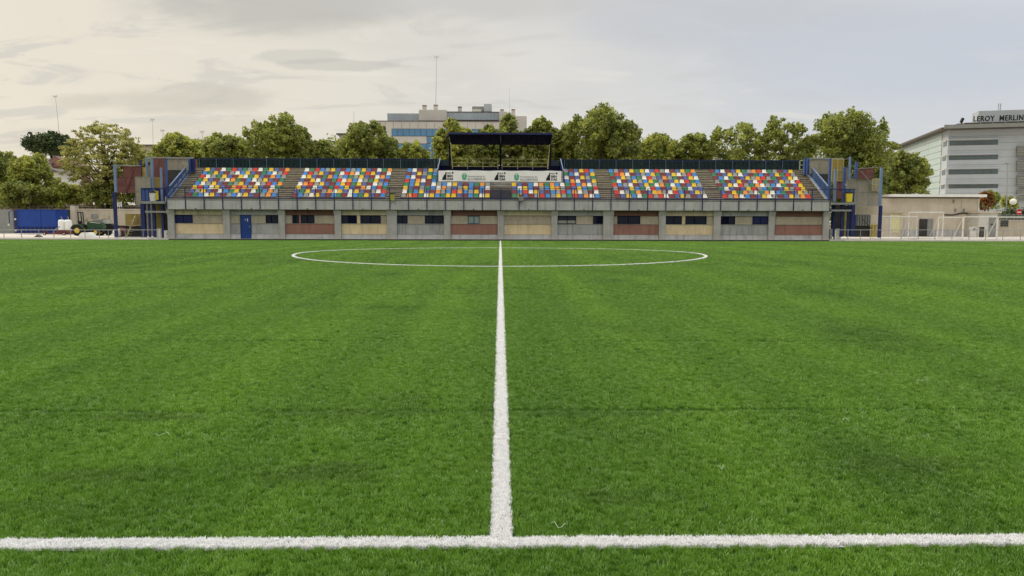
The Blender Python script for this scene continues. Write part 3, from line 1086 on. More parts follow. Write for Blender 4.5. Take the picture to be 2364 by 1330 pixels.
# front railing
rail = thing('front_railing', (0, YP - .02, zbp), 'dark blue barred railing with thin uprights along the front edge of the grandstand', 'railing')
yr = YP - .03
zr1, zr0 = GZ(434.5, yr), 3.80
MB().box(XL, XR, yr - .02, yr + .03, zr1 - .04, zr1).build('top_rail', M['navy'], rail)
MB().box(XL, XR, yr - .02, yr + .03, zr0 - .045, zr0 + .045).build('bottom_rail', M['navy'], rail)
for i in range(NP + 1):
    x = XL + (XR - XL) * i / NP
    MB().box(x - .036, x + .036, yr - .045, yr - .003 - .02, zbp + .06, zr1 - .002).build('post', M['navy'], rail)
mb = MB()
nb = int((XR - XL) / .125)
for i in range(nb):
    x = XL + (XR - XL) * (i + .5) / nb
    mb.box(x - .005, x + .005, yr, yr + .01, zr0 + .045, zr1 - .04)
mb.build('baluster', M['navy'], rail, kind='stuff')

# ------------------------------------------------------------------ upper fence
YF = 73.8
ZD = TIER0 + RISE * 8
zf1 = GZ(367.5, YF)


def fence(px0, px1, postpx, label, gaps=()):
    x0, x1 = GX(px0, YF, 380), GX(px1, YF, 380)
    f = thing('upper_fence', ((x0 + x1) / 2, YF, ZD), label, 'fence', 'green fences along the top of the grandstand')
    MB().box(x0, x1, YF - .03, YF + .03, zf1 - .06, zf1).build('top_rail', M['navy'], f)
    MB().box(x0, x1, YF - .02, YF + .02, zf1 - .16, zf1 - .12).build('rail', M['fence_green'], f)
    MB().box(x0, x1, YF - .03, YF + .03, ZD + .04, ZD + .10).build('bottom_rail', M['fence_green'], f)
    k = 0
    for p in postpx:
        x = GX(p, YF, 380)
        MB().box(x - .03, x + .03, YF - .075, YF - .032, ZD, zf1 - .062).build('post', M['fence_post'], f)
    b_ = MB()
    n = int((x1 - x0) / .13)
    for i in range(n):
        x = x0 + (x1 - x0) * (i + .5) / n
        b_.box(x - .018, x + .018, YF - .02, YF + .02, ZD + .1, zf1 - .16)
    b_.build('bar', M['fence_green'], f, kind='stuff')
    MB().box(x0, x1, YF + .07, YF + .08, ZD + .02, zf1 - .02).build('mesh_sheet', M['fence_mesh'], f)
    return f


fence(457, 1010, [461, 500, 539, 577, 616, 655, 694, 732, 771, 810, 848, 886, 925, 963, 1004],
      'dark green barred fence topped by navy rail above the left seating blocks')
fence(1297, 1846, [1303, 1343, 1383, 1422, 1460, 1499, 1537, 1576, 1614, 1652, 1691, 1729, 1767, 1806, 1844],
      'dark green barred fence topped by navy rail above the right seating blocks')
x = GX(451, YF, 380)
MB().box(GX(446, YF, 380), GX(456, YF, 380), YF - .05, YF - .0, ZD + .02, zf1 - .1).build('orange_panel', M['maroon_mesh'], label='small rust coloured panel at the left end of the upper green fence', cat='panel')

# ------------------------------------------------------------------ central booth with banner and canopy
YB = 70.4
booth = thing('viewing_booth', (0, YB, 5.3), 'central raised booth with navy sides and concrete front beam above the lower seats', 'booth')
zb1, zb0 = GZ(394, YB), GZ(419.5, YB)
MB().box(-XB, XB, YB + .05, YB + .25, TIER0 + RISE * 3 + .01, zb1 - .02).build('front_wall', M['concrete'], booth)
MB().box(-XB, XB, YB - .03, YB + .048, 5.36, zb0 - .01).build('front_beam', M['concrete'], booth)
MB().box(-XB + .1, XB - .1, YB + .02, YB + .24, zb1 - .018, zb1 + .08).build('front_rail', M['navy_dark'], booth)
MB().box(-XB + .02, XB - .02, YB + .25, YT - .002, 5.3, 6.05).build('floor', M['navy_dark'], booth)
for s in (-1, 1):
    a = XB * s
    MB().prism([(a, YB + .0, 5.4), (a, YT + 1.2, 5.4), (a, YT + 1.2, 7.7), (a, YT + .6, 7.95), (a, YB, zb1)], (.05 * s, 0, 0)).build('side_panel', M['blue'] if 0 else M['navy'], booth)
    MB().bar((a, YB - .03, zb1 + .02), (a, YT + .75, 8.0), .07, .07).build('handrail', M['blue_pale'], booth)
# banner
bn = thing('banner', (0, YB - .06, zb0), 'long white cloth banner with black and green emblems and lettering on the booth front', 'banner')
yb = YB - .07
bx0, bx1 = GX(1012.5, yb, 405), GX(1296, yb, 405)
nb = 60
vs, fs = [], []
for i in range(nb + 1):
    x = bx0 + (bx1 - bx0) * i / nb
    for j in range(5):
        z = zb0 + (zb1 - zb0) * j / 4
        wob = .012 * math.sin(x * 2.3) + .008 * math.sin(x * 6.1 + j)
        if j == 4:
            z -= .03 * abs(math.sin(x * 1.35)) ** 2
        if j == 0:
            z += .015 * math.sin(x * 1.1)
        vs.append((x, yb + wob * .6, z))
for i in range(nb):
    for j in range(4):
        a = i * 5 + j
        fs.append((a, a + 5, a + 6, a + 1))
cl = MB()
cl.add(vs, fs)
cl = cl.build('cloth', M['banner'], bn)
sm = cl.modifiers.new('thick', 'SOLIDIFY')
sm.thickness = .01
sm.offset = 1.0
yt = yb - .028


def text(body, x, z, size, m, parent, y=yt, bold=0.0, name='lettering', sx=1.0, align='LEFT', rot=(90, 0, 0), ext=.003, space=1.0):
    cu = bpy.data.curves.new(name, 'FONT')
    cu.body = body
    cu.size = size
    cu.extrude = ext
    cu.offset = bold
    cu.align_x = align
    cu.space_character = space
    cu.resolution_u = 3
    cu.materials.append(m)
    o = bpy.data.objects.new(name, cu)
    C.objects.link(o)
    o.parent = parent
    o.matrix_parent_inverse = Matrix.Translation(-Vector(parent.location))
    o.location = (x, y, z)
    o.rotation_euler = tuple(R(v) for v in rot)
    o.scale = (sx, 1, 1)
    return o


def bpx(px, py):
    p = P(px, py, yt)
    return p.x, p.z


def bpoly(pts, name, m, parent, dy=0):
    mb = MB()
    mb.prism([(bpx(a, c)[0], yt + dy, bpx(a, c)[1]) for a, c in pts], (0, .012, 0))
    return mb.build(name, m, parent)


for ox, oy in ((0, 0), (120.3, .7), (239.8, 1.4)):
    # kneeling silhouette
    q = [(1020.2, 415.5), (1021.5, 411), (1023.5, 407.5), (1025, 403.8), (1027.5, 402.2), (1028, 399.8), (1028.6, 397.9), (1030, 397.2),
         (1031, 398), (1030.9, 400.5), (1030.3, 402.6), (1030.4, 415.5)]
    bpoly([(a + ox, c + oy) for a, c in q], 'figure_emblem', M['ink'], bn)
    for wd, zz, s_, sxx in (('ALC', 401.0, .185, 1.0), ('BEN', 408.6, .29, 1.0), ('DAS', 415.5, .29, 1.0)):
        x_, z_ = bpx(1032.3 + ox, zz + oy)
        o = text(wd, x_, z_, s_, M['ink'], bn, bold=.010 if wd != 'ALC' else .005, space=1.04)
    x_, z_ = bpx(1045 + ox, 399.0 + oy)
    MB().tube((x_, yt - .003, z_), (x_, yt + .01, z_), .085, 14).build('dot', M['ink'], bn)
for ox, oy, wd in ((0, 0, 0), (120.8, .9, 0)):
    # green shield
    q = [(1066.2, 403.2), (1077.6, 403.2), (1077.6, 410.5), (1076.2, 413.8), (1073.6, 415.8), (1071.9, 416.2), (1070.2, 415.8), (1067.6, 413.8), (1066.2, 410.5)]
    bpoly([(a + ox, c + oy) for a, c in q], 'shield_emblem', M['emblem'], bn)
    bpoly([(1071.1 + ox, 403.4 + oy), (1072.7 + ox, 403.4 + oy), (1072.7 + ox, 408.5 + oy), (1071.1 + ox, 408.5 + oy)], 'shield_emblem', M['emblem_light'], bn, -.004)
    bpoly([(1066.4 + ox, 409.4 + oy), (1077.4 + ox, 409.4 + oy), (1077.4 + ox, 410.4 + oy), (1066.4 + ox, 410.4 + oy)], 'shield_emblem', M['emblem_light'], bn, -.004)
    bpoly([(1067.6 + ox, 402.6 + oy), (1067.0 + ox, 400.2 + oy), (1069.6 + ox, 399 + oy), (1071.9 + ox, 398.4 + oy), (1074.2 + ox, 399 + oy), (1076.8 + ox, 400.2 + oy), (1076.2 + ox, 402.6 + oy)], 'crown_emblem', M['emblem_light'], bn)
    x_, z_ = bpx(1079.3 + ox, 409 + oy)
    text('Ayuntamiento de', x_, z_, .235, M['grey_ink'], bn, sx=1.0, bold=-.001)
    x_, z_ = bpx(1079 + ox, 416 + oy)
    text('ALCOBENDAS', x_, z_, .285, M['grey_ink'], bn, sx=.95, bold=.000)

# canopy
M['roof_navy'] = mat('roof_navy', (5, 8, 44), 0.8, 0.1, 2, spec=0.05)
can = thing('canopy', (0, YT + .4, ZD), 'navy sheet-metal canopy on three navy posts above the central booth', 'canopy')
yc0, yc1 = 70.0, 73.3
cz0, cz1 = GZ(306.5, yc0), GZ(334, yc1)
cx0, cx1 = GX(1036, yc0, 306), GX(1275, yc0, 306)
nrib = 56
vs, fs = [], []
for i in range(nrib * 2 + 1):
    x = cx0 + (cx1 - cx0) * i / (nrib * 2)
    o_ = .035 if i % 2 else 0
    vs += [(x, yc0, cz0 - .14 + o_), (x, yc1 + .2, cz1 + o_)]
    if i:
        fs.append((2 * i - 2, 2 * i, 2 * i + 1, 2 * i - 1))
rf = MB()
rf.add(vs, fs)
rf = rf.build('roof_sheet', M['roof_navy'], can)
rf.modifiers.new('thick', 'SOLIDIFY').thickness = .02
MB().box(cx0 - .02, cx1 + .02, yc0 - .06, yc0 - .01, cz0 - .16, cz0).build('fascia', M['navy'], can)
for px_ in (1038.5, 1155.5, 1270):
    x = GX(px_, yc1 - .1, 360)
    MB().box(x - .09, x + .09, yc1 - .2, yc1, ZD - .4, cz1 + .0).build('post', M['navy_dark'], can)
    MB().bar((x, yc0 + .1, cz0 - .24), (x, yc1 + .1, cz1 - .1), .08, .12).build('rafter', M['navy'], can)
for s, px_ in ((1, 1044.5), (-1, 1265)):
    x = GX(px_, yc1 - .5, 360)
    MB().tube((x, yc1 - .4, ZD), (x - s * .15, yc1 - .7, cz1 - .0), .035, 6).build('brace', M['cream'], can)
MB().bar((GX(1156, yc0 + .5, 312), yc0 + .2, cz0 - .25), (GX(1156, yc0 + .5, 312), yc0 + 1.6, cz0 - .62), .05, .05).build('strut', M['steel'], can)

# cream railings at the back of the booth
for pxs, lb in (((1044, 1079.5, 1115, 1149.5), 'cream tubular railing at the back of the booth, left of the centre post'),
                ((1159.5, 1195, 1230, 1264), 'cream tubular railing at the back of the booth, right of the centre post')):
    y = YT + .35
    rl = thing('booth_railing', (GX(pxs[1], y, 380), y, ZD), lb, 'railing', 'cream railings behind the banner')
    zz = [GZ(367.5, y), GZ(376.3, y), GZ(384.8, y)]
    xs_ = [GX(p, y, 380) for p in pxs]
    for x in xs_:
        MB().tube((x, y, ZD), (x, y, zz[0]), .028, 6).build('post', M['cream'], rl)
    for z in zz:
        MB().tube((xs_[0], y, z), (xs_[-1], y, z), .024, 6).build('rail', M['cream'], rl)

# fence behind the booth
x0, x1 = GX(1012, YF, 380), GX(1296, YF, 380)
f = thing('back_barrier', (0, YF, ZD), 'low dark barrier behind the cream booth railings', 'barrier')
MB().box(x0, x1, YF, YF + .03, ZD, GZ(383, YF)).build('panel', M['navy_dark'], f)
for a, c in ((1012, 1037), (1272, 1296)):
    MB().box(GX(a, YF, 380), GX(c, YF, 380), YF + .04, YF + .06, ZD, zf1 - .1).build('mesh_sheet', M['fence_green'], f)

# bins on the stand walkway
def bin_(px0, px1, py0, py1, Y, body, lid, label):
    p0, p1 = P(px0, py1, Y), P(px1, py0, Y)
    x0, x1, z0, z1 = p0.x, p1.x, p0.z, p1.z
    o = thing('litter_bin', ((x0 + x1) / 2, Y + .15, z0), label, 'litter bin')
    cx, h, w = (x0 + x1) / 2, z1 - z0, (x1 - x0) / 2
    mb = MB()
    mb.prism([(cx - w * .8, Y, z0), (cx + w * .8, Y, z0), (cx + w, Y, z0 + h * .85), (cx - w, Y, z0 + h * .85)], (0, w * 1.6, 0))
    mb.build('body', body, o)
    ld = MB()
    ld.prism([(cx - w * 1.08, Y - .03, z0 + h * .852), (cx + w * 1.08, Y - .03, z0 + h * .852), (cx + w * 1.02, Y, z1), (cx - w * 1.02, Y, z1)], (0, w * 1.7, 0))
    ld.build('lid', lid, o)
    return o


M['bin_yellow'] = mat('bin_yellow', (226, 200, 40), 0.5, 0.08, 3)
M['bin_olive'] = mat('bin_olive', (158, 158, 66), 0.5, 0.1, 3)
M['bin_grey'] = mat('bin_grey', (128, 134, 128), 0.5, 0.1, 3)
bin_(901, 911, 445, 463, 65.6, M['bin_olive'], M['black'], 'olive yellow litter bin with dark lid hung on the front railing below the second aisle')
bin_(1197, 1209, 449, 464, 65.6, M['bin_grey'], M['black'], 'grey litter bin hung on the front railing right of the central steps')

# ------------------------------------------------------------------ stair towers at both ends
def bp(x0, y0, x1, y1, Y, dep, name, m, parent, ref=None):
    a, c = P(x0, y1, Y), P(x1, y0, Y)
    return MB().box(a.x, c.x, Y, Y + dep, a.z, c.z).build(name, m, parent)


def post(px, y0, y1, Y, w, m, parent, name='post'):
    x = (P(px, y0, Y).x + P(px, y1, Y).x) / 2
    h = w / 2 * Y / FX
    return MB().box(x - h, x + h, Y, Y + 2 * h, P(px, y1, Y).z, P(px, y0, Y).z).build(name, m, parent)


def panel(px0, y0, px1, y1, Y, m, parent, frame=None, nx=2, nz=1, name='mesh_panel'):
    """sheet with a thin frame and cross bars"""
    p = bp(px0, y0, px1, y1, Y, .02, name, m, parent)
    a, c = P(px0, y1, Y), P(px1, y0, Y)
    fr = MB()
    w = .025
    for i in range(nx + 1):
        x = a.x + (c.x - a.x) * i / nx
        fr.box(x - w, x + w, Y - .03, Y - .002, a.z, c.z)
    for i in range(nz + 1):
        z = a.z + (c.z - a.z) * i / nz
        fr.box(a.x - w, c.x + w, Y - .028, Y - .004, z - w, z + w)
    fr.build('panel_frame', frame or m, p)
    return p


M['mast_top'] = M['blue_pale']
LT = thing('stair_tower', (GX(330, 69), 69, ZG), 'left end stair tower with blue posts, maroon mesh panels and a small platform', 'stair tower')
T = LT
post(265, 380, 444, 68.0, 5, M['blue_pale'], T)
post(265, 444, 549, 68.02, 6, M['navy'], T)
panel(266, 409, 315, 445, 68.6, M['maroon_mesh'], T, nx=2, nz=2)
panel(285, 385, 325, 410, 68.8, M['maroon_mesh'], T, nx=2, nz=1)
bp(266, 381, 324, 383, 68.55, .05, 'rail', M['steel'], T)
panel(315, 409, 347, 472, 68.3, M['grey_mesh'], T, M['steel'], nx=1, nz=2)
post(324, 370, 412, 69.4, 4, M['navy'], T)
panel(327, 387, 336, 408, 69.6, M['yellow'], T, nx=1, nz=1)
post(338, 364, 410, 69.0, 4, M['blue_pale'], T)
panel(340, 383, 349, 410, 69.8, M['grey_mesh'], T, nx=1)
post(350.5, 366, 440, 68.4, 5, M['blue_pale'], T)
panel(353, 366, 385, 464, 69.3, M['maroon_mesh'], T, nx=2, nz=3)
panel(356, 411, 370, 440, 69.1, M['yellow_mesh'], T, M['yellow'], nx=1, nz=1)
post(372, 387, 464, 68.2, 4, M['blue_pale'], T)
post(384, 365, 470, 67.6, 4, M['blue'], T)
panel(386, 365, 434, 392, 71.0, M['grey_mesh'], T, M['steel'], nx=2, nz=1)
bp(340, 363, 446, 366, 70.9, .06, 'rail', M['steel'], T)
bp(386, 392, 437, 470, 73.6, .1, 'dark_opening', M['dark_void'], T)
bp(436, 365, 446, 397, 71.5, .5, 'blue_panel', M['navy'], T)
post(437, 364, 400, 71.3, 4, M['blue'], T)
panel(327, 435, 352, 464, 67.4, M['blue'], T, M['navy'], nx=3, nz=1)
bp(327, 434, 385, 436, 67.3, .05, 'rail', M['navy'], T)
bp(352, 436, 385, 464, 69.0, .05, 'blue_panel', M['navy'], T)
bp(328, 465, 380, 470, 66.7, 3.0, 'platform', M['steel'], T)
bp(335, 487, 386, 491, 66.8, 3.0, 'platform', M['steel'], T)
for p_, w_ in ((329.5, 9), (344, 4), (355, 6), (375, 5)):
    post(p_, 470, 548, 67.2 + (p_ % 3) * .2, w_, M['navy'], T)
bp(358, 470, 372, 528, 69.0, .05, 'yellow_panel', M['olive_yellow'], T)
bp(335, 470, 352, 546, 69.6, .05, 'grey_panel', M['grey_box'], T)
bp(372, 470, 387, 546, 70.2, .05, 'dark_opening', M['dark_void'], T)
bp(290, 494, 327, 520, 70.6, .1, 'yellow_panel', M['olive_yellow'], T)
bp(298, 500, 316, 514, 70.55, .04, 'yellow_panel', M['yellow_mesh'], T)
bp(270, 494, 290, 520, 70.7, .1, 'beige_panel', M['stucco'], T)
bp(268, 521, 327, 547, 70.9, .1, 'grey_panel', M['dark_void'], T)
MB().bar(P(292, 547, 69.5), P(313, 498, 70), .5, .06).build('stair_string', M['olive_yellow'], T)
for i in range(8):
    a = P(292 + 21 * i / 8, 546 - 48 * i / 8, 69.4 + .06 * i)
    MB().box(a.x - .2, a.x + .35, 69.3 + .06 * i, 69.5 + .06 * i, a.z - .03, a.z).build('stair_tread', M['steel'], T)
MB().bar(P(291, 445, 68.5), P(312, 388, 68.5), .05, .05).build('brace', M['red_paint'], T)

bin_(345, 357, 442, 464, 66.9, M['offwhite'], M['black'], 'white wheeled bin with black lid on the left tower platform')
bb = thing('yellow_box', tuple(P(359.5, 461, 67.1)), 'narrow yellow box beside the white bin on the left platform', 'box')
bp(357, 442, 362, 461, 67.1, .3, 'body', M['bin_yellow'], bb)
bp(356.5, 440.5, 362.5, 441.9, 67.08, .34, 'lid', M['yellow'], bb)


def handrail(pts_top, pts_bot, Ys, label):
    o = thing('stair_handrail', tuple(P(*pts_bot[0], Ys[0])), label, 'handrail', 'blue handrails up the ends of the grandstand')
    a0, a1 = P(*pts_top[0], Ys[0]), P(*pts_top[1], Ys[1])
    b0, b1 = P(*pts_bot[0], Ys[0]), P(*pts_bot[1], Ys[1])
    MB().bar(a0, a1, .08, .09).build('top_rail', M['blue_pale'], o)
    MB().bar(b0, b1, .08, .09).build('bottom_rail', M['blue_pale'], o)
    n = 5
    for i in range(n + 1):
        MB().bar(b0.lerp(b1, i / n), a0.lerp(a1, i / n), .05, .05).build('upright', M['blue'], o)
    mb = MB()
    mb.prism([b0, b1, a1, a0], (.012, 0, 0))
    M.setdefault('blue_mesh', mat('blue_mesh', (50, 82, 128), 0.6, 0.1, 3, see=0.45))
    mb.build('mesh_panel', M['blue_mesh'], o)


handrail([(391, 430), (437, 376)], [(391, 458), (439, 398)], (67.2, 72.0), 'sloping blue handrail with mesh infill at the left end of the tiers')
handrail([(1912, 430), (1866, 377)], [(1912, 460), (1865, 400)], (67.2, 72.0), 'sloping blue handrail with mesh infill at the right end of the tiers')

RT = thing('stair_tower', (GX(1975, 69), 69, ZG), 'right end stair tower with blue posts, grey mesh walls and yellow panel', 'stair tower')
T = RT
bp(1857, 366, 1864, 403, 71.6, .4, 'blue_panel', M['blue'], T)
post(1866, 365, 404, 71.2, 5, M['blue'], T)
panel(1846, 371, 1857, 391, 72.6, M['fence_mesh'], T, M['cream'], nx=1, nz=2)
panel(1869, 368, 1916, 401, 71.0, M['grey_mesh'], T, M['steel'], nx=2, nz=1)
bp(1868, 365, 1948, 367.5, 70.9, .05, 'rail', M['steel'], T)
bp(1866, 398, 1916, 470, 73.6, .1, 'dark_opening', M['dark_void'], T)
post(1916, 366, 470, 67.5, 5, M['blue'], T)
panel(1919, 368, 1948, 418, 69.2, M['yellow_mesh'], T, M['yellow'], nx=2, nz=2)
panel(1930, 418, 1947, 458, 69.3, M['maroon_mesh'], T, nx=1, nz=2)
post(1928.5, 390, 466, 68.0, 5, M['blue_pale'], T)
post(1949.5, 385, 468, 67.8, 5, M['blue'], T)
panel(1953, 388, 1961, 436, 69.0, M['grey_mesh'], T, nx=1, nz=2)
post(1962.5, 362, 413, 68.6, 4, M['blue_pale'], T)
post(1977.5, 373, 412, 69.2, 5, M['blue'], T)
MB().bar(P(1948, 369, 68.8), P(1962, 365, 68.6), .05, .05).build('rail', M['steel'], T)
MB().bar(P(1978, 390, 69), P(2035, 385, 68), .05, .05).build('rail', M['steel'], T)
panel(1979, 390, 2017, 412, 69.6, M['maroon_mesh'], T, nx=2, nz=2)
panel(1953, 412, 2033, 475, 69.8, M['grey_mesh'], T, M['steel'], nx=3, nz=2)
panel(2013, 414, 2032, 440, 69.5, M['grey_mesh'], T, M['yellow'], nx=2, nz=2)
MB().bar(P(1988, 395, 69.2), P(2030, 448, 69.2), .05, .05).build('brace', M['steel'], T)
post(2034.5, 387, 475, 67.5, 5, M['blue_pale'], T)
post(2033, 475, 549, 67.52, 6, M['navy'], T)
bp(1922, 468, 1972, 472.5, 66.7, 3.0, 'platform', M['steel'], T)
bp(1919, 484, 1966, 488, 66.8, 3.0, 'platform', M['steel'], T)
panel(1950, 437, 1972, 466, 67.2, M['blue_mesh'], T, M['navy'], nx=2, nz=1)
bp(1920, 436, 1975, 438, 67.3, .05, 'rail', M['navy'], T)
for p_, w_ in ((1925, 5), (1944, 5), (1958, 4), (1969, 8)):
    post(p_, 472, 547, 67.2 + (p_ % 3) * .2, w_, M['navy'], T)
bp(1971, 496, 1977, 521, 67.6, .3, 'blue_panel', M['navy'], T)
bp(1948, 490, 1956, 546, 69.4, .05, 'yellow_panel', M['olive_yellow'], T)
bp(1917, 472, 1966, 546, 70.4, .05, 'dark_opening', M['dark_void'], T)
bp(1975, 495, 2009, 521, 70.6, .05, 'grey_shutter', M['grey_box'], T)
for i in range(6):
    post(1979 + i * 6, 496, 521, 70.5, 1, M['dark_void'], T, 'shutter_rib')
bp(1967, 521, 2009, 547, 70.8, .05, 'grey_panel', M['dark_void'], T)
bp(2009, 496, 2031, 519, 70.6, .1, 'beige_panel', M['stucco'], T)
bp(1978, 475, 2031, 495, 71.4, .1, 'beam', M['stucco_wall'], T)
panel(2008, 519, 2029, 547, 70.5, M['yellow_mesh'], T, M['yellow'], nx=3, nz=1, name='gate_leaf')
MB().bar(P(1990, 505, 69.6), P(2012, 528, 69.6), .05, .06).build('brace', M['dark_void'], T)
bin_(1955, 1969, 443, 466, 66.9, M['bin_yellow'], M['black'], 'bright yellow wheeled bin with black lid on the right tower platform')


def cabinet(x0, y0, x1, y1, Y, m, label, dep=.5):
    a, c = P(x0, y1, Y), P(x1, y0, Y)
    o = thing('cabinet', ((a.x + c.x) / 2, Y, ZG), label, 'cabinet')
    MB().box(a.x, c.x, Y, Y + dep, ZG, c.z).build('body', m, o)
    MB().box(a.x + .04, c.x - .04, Y - .02, Y, ZG + .08, c.z - .05).build('door', m, o)
    MB().box(c.x - .12, c.x - .08, Y - .04, Y - .02, (ZG + c.z) / 2, (ZG + c.z) / 2 + .12).build('handle', M['black'], o)


cabinet(360, 528, 372, 548, 67.6, M['offwhite'], 'white metal cabinet on the ground under the left stair tower')
cabinet(379, 532, 387, 549, 67.2, M['offwhite'], 'narrow white cabinet against the left end of the grandstand')
cabinet(1929, 528, 1942, 547, 67.6, M['offwhite'], 'white metal cabinet on the ground under the right stair tower')
cabinet(1915, 529, 1922, 549, 67.0, M['grey_box'], 'narrow grey cabinet against the right end of the grandstand')

# ------------------------------------------------------------------ low pitch railings
def low_rail(px0, px1, posts, label, thick=()):
    Y = 65.4
    zt_, zb_ = GZ(530.5, Y), ZG
    a, c = P(px0, 531, Y), P(px1, 531, Y)
    o = thing('pitch_railing', ((a.x + c.x) / 2, Y, ZG), label, 'railing', 'low railings beside the pitch')
    MB().tube((a.x, Y, a.z), (c.x, Y, c.z), .026, 6).build('rail', M['steel'], o)
    MB().tube((a.x, Y, ZG + .12), (c.x, Y, ZG + .12), .02, 6).build('rail', M['steel'], o)
    for p in posts:
        q = P(p, 531, Y)
        MB().tube((q.x, Y, ZG), (q.x, Y, q.z), .03 if p not in thick else .055, 6).build('post', M['steel'] if p not in thick else M['offwhite'], o)


low_rail(-60, 249.6, [-31, 8.5, 49, 89, 124, 162.4, 195.8, 228.8, 249.6], 'grey tubular railing before the blue container and tractor')
low_rail(249.7, 368, [288.8, 330, 368], 'short grey tubular railing before the left stair tower', (368,))
low_rail(1929, 2034, [1929, 1958, 1987, 2010], 'short grey tubular railing before the right stair tower', (1929,))
low_rail(2036, 2420, [2081, 2120.6, 2159.5, 2198.7, 2238, 2276, 2316, 2357, 2398], 'grey tubular railing before the beige building')
MB().box(GX(-60, 65.2), GX(388, 65.2), 65.0, 65.25, 0, ZG + .06).build('kerb', M['offwhite'], kind='structure')
MB().box(GX(1916, 65.2), GX(2420, 65.2), 65.0, 65.25, 0, ZG + .06).build('kerb', M['offwhite'], kind='structure')

# ------------------------------------------------------------------ left yard
# stone boundary wall with rendered stretch
wl = thing('boundary_wall', (GX(210, 92), 92, ZG), 'beige rendered boundary wall behind the tractor', 'wall')
MB().box(GX(171, 92), GX(330, 92), 92, 92.4, ZG, GZ(487, 92)).build('render', M['stucco_wall'], wl)
MB().box(GX(171, 92), GX(335, 92), 91.95, 92.45, GZ(487, 92), GZ(485, 92)).build('coping', M['stucco'], wl)
MB().box(GX(163, 91.6), GX(174, 91.6), 91.6, 92.5, ZG, GZ(478, 92)).build('pier', M['stucco'], wl)
MB().box(GX(210, 91.9), GX(226, 91.9), 91.93, 91.99, GZ(507, 92), GZ(497, 92)).build('vent_panel', M['grey_box'], wl)
M['stone'] = mat('stone', (142, 132, 114), 0.95, 0.3, 1.4, bump=0.4)
sw = thing('stone_wall', (GX(130, 98), 98, ZG), 'rough stone retaining wall under the trees behind the yard', 'wall')
rr = random.Random(3)
x = GX(-120, 98)
xe = GX(340, 98)
cnt = 0
lo_z, hi_z = GZ(487, 98), GZ(476, 98)
MB().box(x, xe, 98.12, 98.6, ZG, hi_z - .1).build('core', M['dark_void'], sw)
stones = [MB().prism([(-.5, 0, 0), (.48, 0, -.02), (.52, 0, .5), (.3, 0, 1), (-.35, 0, .97), (-.52, 0, .6)], (0, .3, 0)).mesh('stone', M['stone']),
          MB().prism([(-.5, 0, .05), (.5, 0, 0), (.46, 0, .93), (-.1, 0, 1), (-.5, 0, .8)], (0, .3, 0)).mesh('stone', M['stone'])]
for row in range(2):
    xx = x + rr.uniform(0, .3)
    while xx < xe and cnt < 150:
        w = rr.uniform(.45, .95)
        o = bpy.data.objects.new('stone', rr.choice(stones))
        C.objects.link(o)
        o.parent = sw
        o.matrix_parent_inverse = Matrix.Translation(-Vector(sw.location))
        o.location = (xx + w / 2, 98 - rr.uniform(0, .08), lo_z - .1 + row * .42)
        o.scale = (w * .94, .6, .39 * rr.uniform(.85, 1.05))
        xx += w
        cnt += 1
MB().box(x, xe, 97.9, 98.1, ZG, lo_z - .12).build('base', M['stucco_wall'], sw)
MB().box(GX(-80, 93), GX(30, 93), 93, 93.2, ZG, GZ(487, 93)).build('grey_gate_wall', M['grey_box'], label='grey sheet-metal wall left of the blue container', cat='wall')
dg = thing('dark_gate', (GX(147, 92.5), 92.5, ZG), 'dark sheet gate between the blue container and the beige wall', 'gate')
MB().box(GX(130, 92.5), GX(163, 92.5), 92.5, 92.6, ZG, GZ(488, 92.5)).build('leaf', M['dark_void'], dg)
MB().box(GX(129, 92.4), GX(163, 92.4), 92.4, 92.49, GZ(489, 92.5), GZ(487.5, 92.5)).build('rail', M['black'], dg)

# blue open container
ct = thing('skip_container', (GX(85, 87), 87, ZG), 'large blue steel skip container with ribbed lower skirt', 'container')
Y = 87.0
xa, xc = GX(41, Y), GX(130, Y)
z0, z1 = ZG + .12, GZ(486.5, Y)
zm = GZ(526, Y)
MB().box(xa, xc, Y, Y + 2.4, zm, z1 - .1).build('body', M['container_blue'], ct)
MB().box(xa - .04, xc + .04, Y - .05, Y + 2.45, z1 - .097, z1).build('rim', M['container_blue'], ct)
MB().box(xa, xc, Y + .06, Y + 2.3, z0, zm - .002).build('skirt', M['navy'], ct)
nr = 9
for i in range(nr + 1):
    x = xa + (xc - xa) * i / nr
    MB().box(x - .05, x + .05, Y - .03, Y + .055, z0, zm - .004).build('rib', M['container_blue'], ct)
for x in (xa + .03, (xa + xc) / 2 + .4, xc - .07):
    MB().box(x - .04, x + .04, Y - .035, Y - .002, zm, z1 - .1).build('rib', M['container_blue'], ct)
MB().box(GX(30, Y), xa - .05, Y + .2, Y + 2.2, z0, z1 - .15).build('end_door', M['navy'], ct)
hx = GX(19, Y)
MB().tube((hx, Y + .2, z1 - 1.6), (hx, Y + .2, z1 - .3), .05).tube((hx, Y + .2, z1 - .3), (xa - .6, Y + .2, z1 - .03), .05).build('hook_arm', M['navy'], ct)
for a_, z_ in ((21, 519), (37, 532), (36, 506)):
    q = P(a_, z_, Y)
    MB().box(q.x - .1, q.x + .1, Y - .08, Y - .04, q.z - .1, q.z + .1).build('plate', M['offwhite'], ct)

